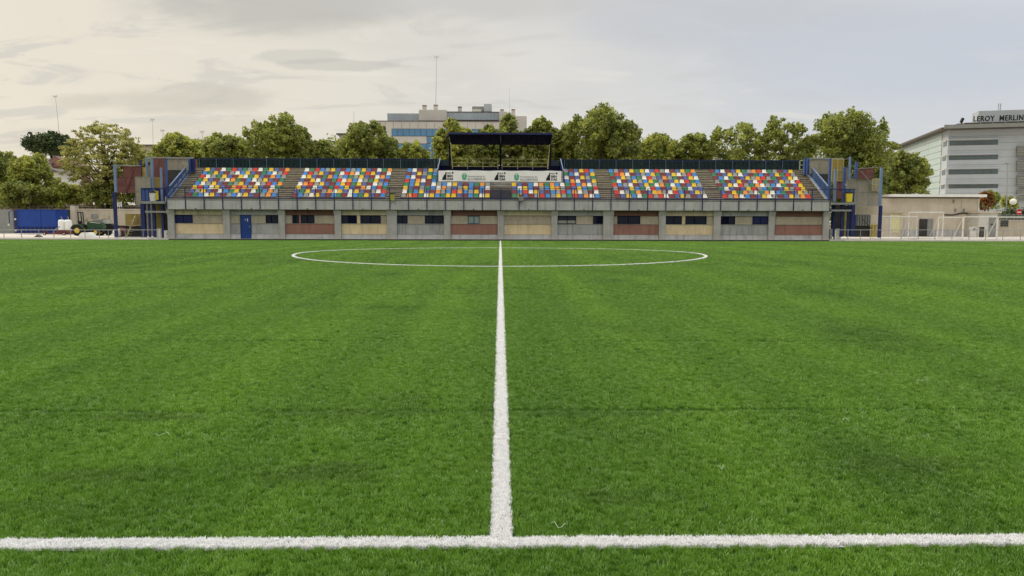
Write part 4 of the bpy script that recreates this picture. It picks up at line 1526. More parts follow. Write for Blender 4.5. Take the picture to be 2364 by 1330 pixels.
# white wrapped liquid tank
tk = thing('water_tank', (GX(144, 84), 84, ZG), 'white plastic wrapped liquid tank with pipe fittings right of the blue container', 'tank')
q0, q1 = P(129, 537, 84), P(158, 507, 84)
w = (q1.x - q0.x) / 4
for i, cx_ in enumerate((q0.x + w, q1.x - w)):
    prof = [(w * .95, q0.z), (w * 1.02, q0.z + .2), (w, q1.z - .25), (w * .8, q1.z - .05), (w * .2, q1.z)]
    mb = MB()
    n = 14
    vs = [(cx_ + r_ * math.cos(6.283 * k / n), 84.6 + r_ * math.sin(6.283 * k / n), z_) for r_, z_ in prof for k in range(n)]
    fs = [(j * n + k, j * n + (k + 1) % n, (j + 1) * n + (k + 1) % n, (j + 1) * n + k) for j in range(len(prof) - 1) for k in range(n)]
    fs.append(tuple(range((len(prof) - 1) * n, len(prof) * n)))
    mb.add(vs, fs)
    mb.build('vessel', M['white'], tk, smooth=True)
    MB().tube((cx_ + .1, 84.6, q1.z - .05), (cx_ - .05, 84.6, q1.z + .35), .035).build('pipe', M['steel'], tk)
MB().box(q0.x, q1.x, 84.1, 85.2, ZG + .1, q0.z).build('stand', M['grey_box'], tk)


def wheel(x, y, z, r, w, parent, axis=Vector((0, 1, 0)), rim=None, name='wheel'):
    ty = MB()
    n = 20
    prof = [(.52, -.5), (.86, -.5), (1.0, -.32), (1.0, .32), (.86, .5), (.52, .5)]
    vs, fs = [], []
    for a in range(n):
        c_, s_ = math.cos(6.283 * a / n), math.sin(6.283 * a / n)
        for pr, pw in prof:
            lug = 1 + (.03 if a % 2 else 0) * (pr > .95)
            vs.append((x + c_ * pr * r * lug, y + pw * w, z + s_ * pr * r * lug))
    k = len(prof)
    for a in range(n):
        b_ = (a + 1) % n
        for i in range(k):
            j = (i + 1) % k
            fs.append((a * k + i, a * k + j, b_ * k + j, b_ * k + i))
    ty.add(vs, fs)
    o = ty.build(name, M['rubber'], parent)
    rm = MB()
    rm.tube((x, y - w * .36, z), (x, y + w * .36, z), r * .52, 16)
    rm.tube((x, y - w * .44, z), (x, y - w * .3, z), r * .16, 10)
    rm.build('rim', rim or M['rim'], o)


# tractor
tr = thing('tractor', (GX(198, 78), 78, ZG), 'green compact tractor with yellow wheel rims and a black roll bar', 'tractor')
Y = 78.0
rx, fx_ = GX(178, Y), GX(219, Y)
wheel(rx, Y, ZG + .56, .56, .32, tr)
wheel(rx, Y + 1.3, ZG + .56, .56, .32, tr)
wheel(fx_, Y + .1, ZG + .38, .38, .22, tr)
wheel(fx_, Y + 1.15, ZG + .38, .38, .22, tr)
hz0, hz1 = GZ(531, Y), GZ(514, Y)
hx0, hx1 = GX(196, Y), GX(234, Y)
mb = MB()
mb.prism([(hx0, Y + .35, hz0), (hx1 - .1, Y + .35, hz0 + .02), (hx1, Y + .35, hz0 + .3), (hx1 - .25, Y + .35, hz1 - .12), (hx0 + .25, Y + .35, hz1 + .05), (hx0, Y + .35, hz1 - .1)], (0, .62, 0))
mb.build('hood', M['tractor_green'], tr)
MB().prism([(hx0 + .3, Y + .33, hz1 - .02), (hx1 - .3, Y + .33, hz1 - .16), (hx1 - .3, Y + .33, hz1 - .2), (hx0 + .3, Y + .33, hz1 - .08)], (0, .015, 0)).build('hood_stripe', M['offwhite'], tr)
MB().box(rx - .1, hx1 - .2, Y + .4, Y + .95, ZG + .38, hz0 - .002).build('chassis', M['black'], tr)
for yy in (Y - .2, Y + 1.15):
    fm = MB()
    pts = [(rx + .68 * math.cos(a), yy, ZG + .56 + .66 * math.sin(a)) for a in np.linspace(R(20), R(165), 8)]
    pin = [(rx + .62 * math.cos(a), yy, ZG + .56 + .60 * math.sin(a)) for a in np.linspace(R(165), R(20), 8)]
    fm.prism(pts + pin, (0, .38, 0))
    fm.build('fender', M['tractor_green'], tr)
MB().prism([(rx - .1, Y + .4, hz0 + .25), (rx + .35, Y + .4, hz0 + .25), (rx + .35, Y + .4, hz0 + .36), (rx + .05, Y + .4, hz0 + .4), (rx - .08, Y + .4, hz0 + .85), (rx - .2, Y + .4, hz0 + .85)], (0, .5, 0)).build('operator_seat', M['black'], tr)
zr_ = GZ(493, Y)
for yy in (Y + .15, Y + 1.1):
    MB().bar((rx + .1, yy, ZG + .9), (rx + .02, yy, zr_), .08, .08).build('roll_bar_post', M['black'], tr)
MB().bar((rx + .02, Y + .1, zr_), (rx + .02, Y + 1.15, zr_), .09, .09).build('roll_bar_top', M['black'], tr)
MB().bar((rx + .42, Y + .2, ZG + .95), (rx + .30, Y + .2, zr_ - .05), .08, .08).build('roll_bar_post', M['black'], tr)
MB().bar((rx + .02, Y + .2, zr_), (rx + .30, Y + .2, zr_ - .02), .09, .09).build('roll_bar_top', M['black'], tr)
sx_ = hx0 + .05
MB().tube((sx_, Y + .65, hz1 - .15), (sx_ - .25, Y + .65, hz1 + .15), .03).build('steering_column', M['black'], tr)
mb = MB()
for k in range(12):
    a, c = 6.283 * k / 12, 6.283 * (k + 1) / 12
    ctr = Vector((sx_ - .27, Y + .65, hz1 + .17))
    u, v_ = Vector((0, 1, 0)), Vector((.7, 0, .7))
    mb.tube(ctr + (u * math.cos(a) + v_ * math.sin(a)) * .2, ctr + (u * math.cos(c) + v_ * math.sin(c)) * .2, .018, 5)
mb.build('steering_wheel', M['black'], tr)

# utility cart behind the tractor nose
cv_ = thing('utility_cart', (GX(245, 80), 80, ZG), 'dark utility cart with clear windscreen and sloping black bonnet right of the tractor', 'utility cart')
Y = 80.0
wheel(GX(226, Y), Y, ZG + .36, .36, .24, cv_, rim=M['black'])
wheel(GX(249, Y), Y, ZG + .36, .36, .24, cv_, rim=M['black'])
xs0, xs1 = GX(232, Y), GX(264, Y)
MB().prism([(xs0 - .4, Y + .05, ZG + .5), (xs1 - .25, Y + .05, ZG + .5), (xs1, Y + .05, ZG + .8), (xs1 - .05, Y + .05, ZG + 1.0), (xs0 + 1.0, Y + .05, ZG + 1.28), (xs0 - .4, Y + .05, ZG + 1.2)], (0, 1.25, 0)).build('body', M['black'], cv_)
M['clear_pane'] = mat('clear_pane', (190, 194, 188), 0.15, 0.05, 1, see=0.5, spec=0.8)
p0, p1 = GX(235, Y), GX(253, Y)
MB().prism([(p0, Y + .1, ZG + 1.25), (p1 + .25, Y + .1, ZG + 1.28), (p1, Y + .1, GZ(508, Y)), (p0, Y + .1, GZ(508, Y))], (0, .02, 0)).build('windscreen', M['clear_pane'], cv_)
MB().bar((p0, Y + .08, GZ(507.5, Y)), (p1, Y + .08, GZ(507.5, Y)), .05, .05).bar((p1, Y + .08, GZ(507.5, Y)), (p1 + .27, Y + .08, ZG + 1.28), .04, .04).bar((p0, Y + .08, GZ(507.5, Y)), (p0, Y + .08, ZG + 1.2), .04, .04).build('cab_frame', M['grey_box'], cv_)
MB().prism([(GX(205, Y), Y + .3, ZG + 1.2), (GX(233, Y), Y + .3, ZG + 1.2), (GX(231, Y), Y + .3, GZ(509, Y)), (GX(212, Y), Y + .3, GZ(510, Y)), (GX(207, Y), Y + .3, GZ(514, Y))], (0, .9, 0)).build('load_cover', M['grey_box'], cv_)
MB().tube((GX(247, Y), Y + .5, GZ(508, Y)), (GX(246, Y), Y + .5, GZ(501, Y)), .025).build('lamp_stalk', M['black'], cv_)

# red mower attachment
mw = thing('mower_deck', (GX(125, 80), 80, ZG), 'dark red towed mower deck lying in front of the white tank', 'mower deck')
Y = 80.5
MB().box(GX(98, Y), GX(130, Y), Y, Y + .9, ZG + .1, ZG + .22).build('tow_frame', M['red_paint'], mw)
MB().prism([(GX(122, Y), Y - .05, ZG + .1), (GX(155, Y), Y - .05, ZG + .1), (GX(155, Y), Y - .05, ZG + .4), (GX(148, Y), Y - .05, ZG + .62), (GX(132, Y), Y - .05, ZG + .55)], (0, 1.1, 0)).build('deck', M['red_paint'], mw)
MB().bar((GX(120, Y), Y + .3, ZG + .55), (GX(134, Y), Y + .3, ZG + .95), .07, .07).build('drawbar', M['steel'], mw)
for p_ in (104, 149):
    wheel(GX(p_, Y), Y - .2, ZG + .17, .17, .1, mw, rim=M['offwhite'])
MB().box(GX(97.5, Y), GX(100, Y), Y, Y + .6, ZG + .2, ZG + .45).build('stop', M['red_paint'], mw)

# white folded cover in front of the tractor
wc = MB()
Y = 70.0
q = [P(179, 548, Y), P(213, 548, Y), P(207, 539, Y), P(203, 537, Y), P(188, 537, Y), P(184, 541, Y)]
wc.prism([(v.x, Y, max(v.z, ZG + .001)) for v in q], (0, .9, 0))
wc.build('white_cover', M['white'], label='white folded plastic cover lying on the ground before the tractor wheels', cat='cover')
rk = MB()
q = P(89, 548, 70)
rk.prism([(q.x - .35, 69.8, ZG), (q.x + .35, 69.8, ZG), (q.x + .2, 69.8, ZG + .14), (q.x, 69.8, ZG + .24), (q.x - .2, 69.8, ZG + .12)], (0, .4, 0))
rk.build('earth_mound', M['dark_void'], label='small dark heap of earth by the railing near the blue container', cat='mound')

# white barrel and rusty roller left of the tower
br = MB()
q = P(271, 540, 70)
n = 14
prof = [(.02, -.42), (.2, -.40), (.33, -.28), (.36, 0), (.33, .25), (.2, .38), (.02, .40)]
vs = [(q.x + r_ * math.cos(6.283 * k / n), 70 + r_ * math.sin(6.283 * k / n), ZG + .45 + z_) for r_, z_ in prof for k in range(n)]
fs = [(j * n + k, j * n + (k + 1) % n, (j + 1) * n + (k + 1) % n, (j + 1) * n + k) for j in range(len(prof) - 1) for k in range(n)]
br.add(vs, fs)
br.build('sack', M['offwhite'], label='round white sack standing at the foot of the tall left post', cat='sack', smooth=True)
rl_ = thing('ground_roller', (GX(283, 70.2), 70.2, ZG), 'rusty brown ground roller beside the white sack', 'roller')
MB().tube((GX(276, 70.2), 70.2, ZG + .62), (GX(291, 70.2), 70.2, ZG + .62), .28, 14).build('drum', M['red_paint'], rl_)
MB().box(GX(275, 70.2), GX(276, 70.2), 70.0, 70.4, ZG, ZG + .7).box(GX(291, 70.2), GX(292, 70.2), 70.0, 70.4, ZG, ZG + .7).build('frame', M['dark_void'], rl_)

# white chair on the upper wall
ch = thing('garden_chair', tuple(P(272, 485, 93)), 'white plastic chair on top of the wall behind the tall left post', 'chair')
q = P(272, 485, 93)
MB().box(q.x - .3, q.x + .3, 92.9, 93.5, q.z + .42, q.z + .47).build('seat', M['white'], ch)
for i in range(4):
    MB().box(q.x - .28 + i * .16, q.x - .2 + i * .16, 93.45, 93.5, q.z + .47, q.z + 1.0).build('back_slat', M['white'], ch)
for sx_, sy_ in ((-.27, 92.93), (.24, 92.93), (-.27, 93.45), (.24, 93.45)):
    MB().box(q.x + sx_, q.x + sx_ + .05, sy_, sy_ + .05, q.z, q.z + .42).build('leg', M['white'], ch)

# ------------------------------------------------------------------ right yard
bd = thing('clubhouse', (GX(2150, 84), 84, ZG), 'low beige rendered building with white flat eave behind the spare goals', 'building')
Y = 84.0
xa, xc = GX(2036, Y), GX(2258, Y)
z1 = GZ(450, Y)
MB().box(xa, xc, Y, Y + 9, ZG, z1 - .25).build('wall', M['stucco'], bd)
MB().box(xa, xc, Y - .05, Y + 9.05, z1 - .248, z1 - .1).build('fascia', M['roof_edge'], bd)
MB().box(GX(2048, Y), GX(2266, Y), Y - .7, Y + 9.5, z1 - .098, GZ(446, Y)).build('roof', M['white'], bd)
MB().box(xa + .02, xc - .02, Y - .06, Y - .001, ZG, ZG + .75).build('base', M['plinth'], bd)
# projecting porch
yp = Y - 1.4
MB().box(GX(2034, yp), GX(2084, yp), yp, Y - .07, ZG, GZ(490, yp)).build('porch', M['stucco'], bd)
MB().box(GX(2033, yp), GX(2086, yp), yp - .2, Y - .065, GZ(489.8, yp), GZ(486.5, yp)).build('porch_roof', M['stucco_wall'], bd)
d = MB().box(GX(2058.5, yp), GX(2077.5, yp), yp - .04, yp - .002, GZ(535, yp), GZ(493, yp)).build('door', mat('door_cream', (206, 200, 150), 0.6, 0.06, 2), bd)
fr = MB()
a, c = GX(2054, yp), GX(2084, yp)
fr.box(a, GX(2058, yp), yp - .06, yp - .003, ZG, GZ(490, yp)).box(GX(2078, yp), c - .3, yp - .06, yp - .003, ZG, GZ(490, yp))
fr.build('door_frame', M['offwhite'], d)
for p0_, p1_, m_ in ((2122, 2139, 'dark_void'), (2140, 2153, 'grey_box')):
    MB().box(GX(p0_, Y), GX(p1_, Y), Y - .14, Y - .062, ZG + .05, GZ(503, Y)).build('metal_door', M[m_], bd)
cb = MB()
pts = [P(2180, 496, Y - .1), P(2200, 496.5, Y - .1), P(2220, 492, Y - .1), P(2258, 492.5, Y - .1), P(2300, 493, Y - .1)]
for a, c in zip(pts, pts[1:]):
    cb.tube(a, c, .07, 6)
cb.build('pipe', M['black'], bd)
for p_, y_ in ((2201, 464), (2205, 485), (2225, 485)):
    q = P(p_, y_, Y)
    MB().box(q.x - .08, q.x + .08, Y - .12, Y - .001, q.z - .2, q.z + .15).build('wall_lamp', M['grey_box'], bd)
MB().box(GX(2217, Y), GX(2218, Y), Y - .04, Y - .0015, ZG, z1 - .26).build('downpipe', M['stucco_wall'], bd)
xd = GX(2256, Y)
MB().tube((xd, Y - .1, ZG), (xd, Y - .1, z1 - .26), .05, 8).build('downpipe', M['white'], bd)

sh = thing('service_hut', (GX(2280, 82), 82, ZG), 'small white service hut with pale flat roof right of the beige building', 'hut')
Y = 82.0
MB().box(GX(2260, Y), GX(2303, Y), Y, Y + 3, ZG, GZ(489, Y)).build('wall', M['offwhite'], sh)
MB().box(GX(2256, Y), GX(2308, Y), Y - .3, Y + 3.2, GZ(488.8, Y), GZ(485, Y)).build('roof', M['cream'] if 0 else M['stucco'], sh)
MB().box(GX(2283, Y), GX(2300, Y), Y - .06, Y - .002, ZG, GZ(500, Y)).build('door', M['grey_box'], sh)
MB().box(GX(2286, Y), GX(2292, Y), Y - .1, Y - .062, GZ(517, Y), GZ(514, Y)).build('handle', M['black'], sh)
for p_, c_, s_ in ((2249, 'offwhite', 5), (2270, 'dark_void', 2.5)):
    q = P(p_, 530, 80)
    h = s_ * 80 / FX
    o = thing('ac_unit', (q.x, 80, ZG), ('white air-conditioning unit with round fan on the ground behind the goal' if c_ == 'offwhite' else 'narrow dark meter box on the ground by the white hut'), 'unit')
    MB().box(q.x - h, q.x + h, 80, 80.5, ZG, GZ(521, 80)).build('case', M[c_], o)
    if c_ == 'offwhite':
        MB().tube((q.x, 79.96, GZ(527, 80)), (q.x, 80.0, GZ(527, 80)), h * .7, 14).build('fan', M['grey_box'], o)

wr = thing('yard_wall', (GX(2340, 86), 86, ZG), 'beige boundary wall at the far right behind the goals', 'wall')
Y = 86.0
MB().box(GX(2300, Y), GX(2480, Y), Y, Y + .3, ZG, GZ(508, Y)).build('render', M['stucco_wall'], wr)
MB().box(GX(2310, Y), GX(2327, Y), Y - .1, Y - .002, GZ(520, Y), GZ(506, Y)).build('recess', M['dark_void'], wr)
MB().box(GX(2300, Y), GX(2480, Y), Y - .05, Y + .35, GZ(507.8, Y), GZ(505.5, Y)).build('coping', M['stucco'], wr)
fr = thing('yard_fence', (GX(2340, 88), 88, ZG), 'thin grey mesh fence above the far right wall', 'fence')
for i in range(9):
    x = GX(2306 + i * 17, 88)
    MB().tube((x, 88, ZG), (x, 88, GZ(491, 88)), .035).build('post', M['steel'], fr)
M['thin_mesh'] = mat('thin_mesh', (120, 124, 120), 0.6, 0.05, 2, see=0.68)
MB().box(GX(2306, 88), GX(2442, 88), 88.05, 88.06, GZ(507, 88), GZ(491, 88)).build('mesh_sheet', M['thin_mesh'], fr)


def goal(p0, p1, ytop, Y, ybot, label, depth=1.5, r=.05, back=True):
    a, c = P(p0, ytop, Y), P(p1, ytop, Y)
    z = (a.z + c.z) / 2
    o = thing('football_goal', ((a.x + c.x) / 2, Y, ZG), label, 'goal', 'spare white goals stored beside the pitch')
    for x in (a.x, c.x):
        MB().tube((x, Y, ZG), (x, Y, z), r, 8).build('post', M['offwhite'], o)
    MB().tube((a.x, Y, z), (c.x, Y, z), r, 8).build('crossbar', M['offwhite'], o)
    for x in (a.x, c.x):
        MB().tube((x, Y, ZG + .04), (x, Y + depth, ZG + .04), r * .7, 6).build('base_bar', M['offwhite'], o)
        MB().tube((x, Y, z), (x, Y + depth, ZG + .04), r * .4, 6).build('stay', M['offwhite'], o)
    MB().tube((a.x, Y + depth, ZG + .04), (c.x, Y + depth, ZG + .04), r * .7, 6).build('rear_bar', M['offwhite'], o)
    if back:
        net = MB()
        nx = int((c.x - a.x) / .3)
        for i in range(nx + 1):
            x = a.x + (c.x - a.x) * i / nx
            net.tube((x, Y + .03, z), (x, Y + depth, ZG + .05), .006, 3, cap=False)
        for i in range(1, 9):
            f_ = i / 9
            net.tube((a.x, Y + .03 + (depth - .03) * f_, z + (ZG + .05 - z) * f_), (c.x, Y + .03 + (depth - .03) * f_, z + (ZG + .05 - z) * f_), .006, 3, cap=False)
        net.build('net', M['steel'], o, kind='stuff')
    return o


goal(2035, 2117.5, 501, 68.5, 549, 'small white goal stored nearest to the right stair tower')
goal(2099.5, 2178.5, 490.5, 72.0, 549, 'tallest white goal frame overlapping two smaller stored goals', depth=1.2, back=False)
goal(2167, 2224, 502, 74.0, 545, 'white goal partly hidden between two other stored goals')
goal(2225.5, 2303, 501, 68.3, 549, 'white goal with clear front frame before the white service hut')
goal(2304.5, 2390, 501.5, 68.6, 549, 'white goal cut off by the right edge of the view')

# street furniture beyond
sl = thing('street_lamp', (GX(2326, 105), 105, ZG), 'tall thin grey street lamp before the office building', 'street lamp')
q = P(2326, 378, 105)
MB().tube((GX(2324, 105), 105, ZG), (q.x, 105, q.z), .09, 8, .05).build('pole', M['steel'], sl)
MB().box(q.x - .5, q.x + .1, 104.9, 105.1, q.z - .04, q.z + .08).build('lamp_head', M['grey_box'], sl)
gl = thing('globe_lamp', (GX(2342, 84), 84, ZG), 'white round globe lamp hanging from a curved arm at far right', 'street lamp')
q = P(2339, 466, 84)
me = bpy.data.meshes.new('globe')
import bmesh
bmm = bmesh.new()
bmesh.ops.create_uvsphere(bmm, u_segments=20, v_segments=12, radius=.36)
bmm.to_mesh(me)
bmm.free()
me.materials.append(M['white'])
me.polygons.foreach_set('use_smooth', [True] * len(me.polygons))
g = link('globe', me, gl)
g.location = (q.x, 84, q.z)
px_ = GX(2372, 84)
am = MB()
pts = [Vector((q.x + .1, 84, q.z + .34)), Vector((q.x + .3, 84, q.z + .65)), Vector((q.x + .7, 84, q.z + .85)), Vector((px_, 84, q.z + .9))]
for a, c in zip(pts, pts[1:]):
    am.tube(a, c, .035)
am.build('arm', M['steel'], gl)
MB().tube((px_, 84, ZG), (px_, 84, q.z + .95), .06, 8).build('pole', M['steel'], gl)
ns = thing('no_entry_sign', (GX(2352, 89), 89, ZG), 'round red no entry traffic sign with white bar above the far wall', 'sign')
q = P(2352, 490, 88.8)
MB().tube((q.x, 88.75, q.z), (q.x, 88.79, q.z), .36, 20).build('disc', M['sign_red'], ns)
MB().box(q.x - .24, q.x + .24, 88.73, 88.748, q.z - .06, q.z + .06).build('white_bar', M['white'], ns)
MB().tube((q.x, 88.84, ZG), (q.x, 88.84, q.z + .3), .04).build('pole', M['steel'], ns)

# ------------------------------------------------------------------ right office building
ob = thing('office_building', (85, 140, 0), 'pale grey office block with ribbon windows, glass side and black lettering on its roof', 'building')
Dc = 130.0
pc = Vector((GX(2190, Dc, 299), Dc, 0))
pf = Vector((GX(2073, 163.5, 343), 163.5, 0))
u = (pf - pc).normalized()                     # along the glass side, away
v = Vector((u.y, -u.x, 0))                     # along the front, to the right
if v.x < 0:
    v = -v
LS = (pf - pc).length
HB = GZ(301, Dc, 1155) * 1.0
HB = P(2190, 301, Dc).z
LF = 46.0


def ob_box(a0, a1, b0, b1, z0, z1, name, m, parent=ob):
    """a along the front (right), b along the side (away); b<0 stands proud of the front, a<0 proud of the side"""
    pts = [pc + v * a0 + u * b0, pc + v * a1 + u * b0, pc + v * a1 + u * b1, pc + v * a0 + u * b1]
    mb = MB()
    mb.prism([(p.x, p.y, z0) for p in pts], (0, 0, z1 - z0))
    return mb.build(name, m, parent)


def px_front(px, py):
    """(a, z) on the front plane for a pixel"""
    d = (P(px, py, 100) - CAM)
    n_ = u
    tt = (pc - CAM).dot(n_) / d.dot(n_)
    p = CAM + d * tt
    return (p - pc).dot(v), p.z


ob_box(0, LF, 0, LS, 0, HB, 'wall', M['facade_grey'])
# glass side with horizontal transoms
nfl = 15
g0 = 3.2
for i in range(nfl):
    za, zb_ = 1.5 + (HB - 1.5) * i / nfl, 1.5 + (HB - 1.5) * (i + 1) / nfl
    for j in range(4):
        b0, b1 = g0 + (LS - g0) * j / 4, g0 + (LS - g0) * (j + 1) / 4
        ob_box(-.12, -.01, b0 + .04, b1 - .04, za + .05, zb_ - .02, 'glass_panel', M['glass_green'])
# ribbon windows on the front
for k, (y0, y1, x0) in enumerate(((324.5, 335, 2192), (359, 368.5, 2190.5), (391.5, 402, 2190), (426, 434.5, 2190))):
    a0, zt_ = px_front(x0 + .5, y0)
    a1, zt2 = px_front(2304, y0 + .5)
    _, zb_ = px_front(2250, y1)
    zt_ = (zt_ + zt2) / 2
    w = ob_box(a0, a1, -.05, -.004, zb_, zt_, 'window', M['roof_edge'])
    n_ = 7
    for i in range(n_):
        c0, c1 = a0 + (a1 - a0) * i / n_, a0 + (a1 - a0) * (i + 1) / n_
        ob_box(c0 + .05, c1 - .05, -.08, -.052, zb_ + .06, zt_ - .06, 'pane', M['glass_strip'], w)
    ob_box(a0 - .2, a1 + .1, -.3, -.003, zt_ + .12, zt_ + .38, 'sunshade', M['facade_grey'])
    # side return window
    ob_box(-.06, -.004, .6, 2.4, zb_, zt_ - .2, 'window', M['glass_strip'])
    ob_box(-.3, -.004, .3, 2.7, zt_ + .02, zt_ + .18, 'sunshade', M['facade_beige'])
# facade panel joints
for k in range(14):
    z = HB * (k + .7) / 14.6
    ob_box(.05, LF, -.012, -.002, z, z + .03, 'joint', M['roof_edge'])
# shutters at the right part
for y0, y1 in ((338, 362), (371, 395), (405, 430), (438, 460)):
    a0, z1_ = px_front(2346, y0)
    _, z0_ = px_front(2346, y1)
    bx_ = ob_box(a0, a0 + 12, -.7, -.005, z0_, z1_, 'bay_shutter', M['grey_box'])
    for i in range(4):
        zz_ = z0_ + (z1_ - z0_) * (i + .5) / 4
        ob_box(a0 + .05, a0 + 11.9, -.73, -.702, zz_ - .05, zz_ + .02, 'louvre', M['roof_edge'], bx_)
# roof slab and upper screen
ob_box(-1.6, LF, -1.6, LS + 1.5, HB + .003, HB + .35, 'roof_slab', M['roof_edge'])
ob_box(-1.2, LF, -1.9, -1.605, HB + .1, HB + .75, 'roof_edge_beam', M['grey_box'])
a0, z0_ = px_front(2226, 290)
a1, z1_ = px_front(2262, 283)
ob_box(a0 - .3, LF, -1.2, 0.6, HB + .36, z1_ - .1, 'roof_screen', M['roof_edge'])
for i in range(16):
    aa = a0 + 2 + i * 1.9
    ob_box(aa, aa + .18, -1.26, -1.21, HB + .76, z1_ - .1, 'screen_post', M['grey_box'])
ob_box(2.2, a0 + 2, 3, 9, HB + .36, HB + 1.5, 'roof_plant', M['grey_box'])
a2, z2_ = px_front(2262, 264)
ob_box(a2 + .8, LF, 3.2, 6.5, HB + .36, z2_ + 1.0, 'penthouse', M['facade_grey'])
a3, _ = px_front(2222, 285)
q = pc + v * (a3 + .3) + u * 1.5
MB().tube((q.x, q.y, HB + .35), (q.x, q.y, HB + 1.5), .12).build('vent', M['black'], ob)
MB().tube((q.x - .1, q.y, HB + 1.5), (q.x + .2, q.y, HB + 2.2), .28, 8).build('vent_cowl', M['black'], ob)
for p_ in (2324, 2329):
    a4, _ = px_front(p_, 265)
    q = pc + v * a4 + u * 4
    MB().tube((q.x, q.y, HB + 3), (q.x, q.y, z2_ + 2.3), .1).build('flue', M['facade_grey'], ob)
# raised sign letters
al, zl0 = px_front(2240, 283.5)
_, zl1 = px_front(2246, 271.5)
ang = math.degrees(math.atan2(v.y, v.x))
dpl = -1.35
cu = text('LEROY  MERLIN', 0, 0, (zl1 - zl0) / .70, M['ink'], ob, bold=.03, name='sign_lettering', ext=.08, space=1.12)
q = pc + v * al + u * dpl
cu.location = (q.x, q.y, zl0 + .05)
cu.rotation_euler = (R(90), 0, R(ang))
cu.scale = (.79, 1, 1)

# ------------------------------------------------------------------ central far office building
cbd = thing('far_office_building', (GX(1000, 175), 175, 0), 'beige and blue glass office block with rooftop plant and chimneys behind the canopy', 'building')
Y = 175.0


def fb(x0, y0, x1, y1, name, m, dy=0, dep=14, parent=None, py_=None):
    yy = Y + dy
    return MB().box(GX(x0, yy, y0), GX(x1, yy, y0), yy, yy + dep, GZ(y1, yy), GZ(y0, yy)).build(name, m, parent or cbd)


fb(853, 281.5, 1172, 515, 'wall', M['facade_beige'], 0, 22)
fb(852, 279.8, 1173, 281.3, 'coping', M['roof_edge'], -.1, 22.2)
for y0, y1, x1 in ((298, 315.5, 1172), (332, 349, 985)):
    w = fb(904, y0, x1, y1, 'window', M['roof_edge'], -.05, .04)
    n_ = int((x1 - 904) / 13)
    for i in range(n_):
        a, c = 904 + (x1 - 904) * i / n_, 904 + (x1 - 904) * (i + 1) / n_
        fb(a + .5, y0 + .8, c - .5, y1 - .8, 'pane', M['glass_blue'], -.1, .045, w)
w = fb(985, 316, 1012, 380, 'window', M['roof_edge'], -.06, .05)
for j in range(4):
    for i in range(2):
        fb(986 + i * 13, 317 + j * 15.5, 998 + i * 13, 331 + j * 15.5, 'pane', M['glass_blue'], -.11, .045, w)
for i in range(16):
    fb(870 + i * 19, 283.5, 870.6 + i * 19, 297, 'joint', M['roof_edge'], -.02, .018)
pw = fb(894, 263, 968, 280, 'plant_screen', M['glass_grey'], 4, 10)
for i in range(6):
    fb(894 + i * 14.5, 262, 895 + i * 14.5, 280, 'mullion', M['facade_grey'], 3.9, .09, pw)
fb(967, 254.5, 1031, 279, 'plant_room', M['facade_beige'], 3, 10)
pw = fb(1031.5, 260, 1152, 277, 'plant_screen', M['glass_grey'], 4, 10)
for i in range(9):
    fb(1031.5 + i * 15, 259, 1032.5 + i * 15, 277, 'mullion', M['facade_grey'], 3.9, .09, pw)
fb(1031.5, 258, 1152, 259.9, 'screen_cap', M['roof_edge'], 3.9, 10.2)
fb(1152.5, 258, 1171, 279, 'plant_room', M['facade_beige'], 3, 10)
fb(1090, 246, 1118, 257.8, 'plant_box', M['grey_box'], 6, 6)
fb(1117, 240, 1135, 257.5, 'plant_box', M['facade_grey'], 5.5, 6)
fb(1091, 252.5, 1111, 258, 'plant_box', M['offwhite'], 4.5, 1.4)
for a, c, y0, y1 in ((975, 984, 243.5, 254.4), (1001, 1010, 242.5, 254.4), (1057, 1065.5, 246.5, 258), (1155, 1163, 252.5, 258), (1181, 1189, 252, 275)):
    k = fb(a, y0 + 2, c, y1, 'chimney', M['facade_beige'], 5, 1)
    fb(a - .4, y0, c + .4, y0 + 1.9, 'cap', M['roof_tile'], 4.9, 1.2, k)
fb(1172, 268, 1216, 515, 'side_wing', M['facade_beige'], 3, 18)


def mast(px0, ytop, px1, ybot, Y, label, arms=1, r=.07):
    a, c = P(px0, ytop, Y), P(px1, ybot, Y)
    a.y = c.y = Y
    o = thing('antenna_mast', tuple(c), label, 'antenna')
    MB().tube(c, a, r, 6, r * .6).build('mast_pole', M['steel'], o)
    if arms:
        w = 5 * Y / FX
        el_ = MB()
        el_.tube((a.x - w, Y, a.z), (a.x + w, Y, a.z + .1), .05, 5)
        for i in range(3):
            el_.tube((a.x - w + i * w * .7, Y, a.z - .25), (a.x - w + i * w * .7, Y, a.z + .35), .025, 4)
        el_.build('aerial', M['steel'], o)


mast(1008, 132, 1006, 243, 180.5, 'tallest thin antenna mast rising from a chimney of the central office block', r=.055)
mast(1176, 203, 1176, 262, 181, 'thin bare mast at the right end of the central office roof', 0, .03)
mast(128, 223, 139, 330, 165, 'slightly leaning antenna mast rising beside the dark pine', r=.045)
mast(352, 277, 354, 345, 150, 'upright antenna mast left of the grandstand above the flat roofs', r=.04)
mast(376, 302, 376, 345, 152, 'short antenna mast on the flat roof, right of a taller one', r=.05)
mast(467, 305, 467, 330, 152, 'small antenna above the trees left of centre', r=.05)
mast(817, 257, 817, 320, 165, 'thin bare mast left of the central office block', 0, .05)

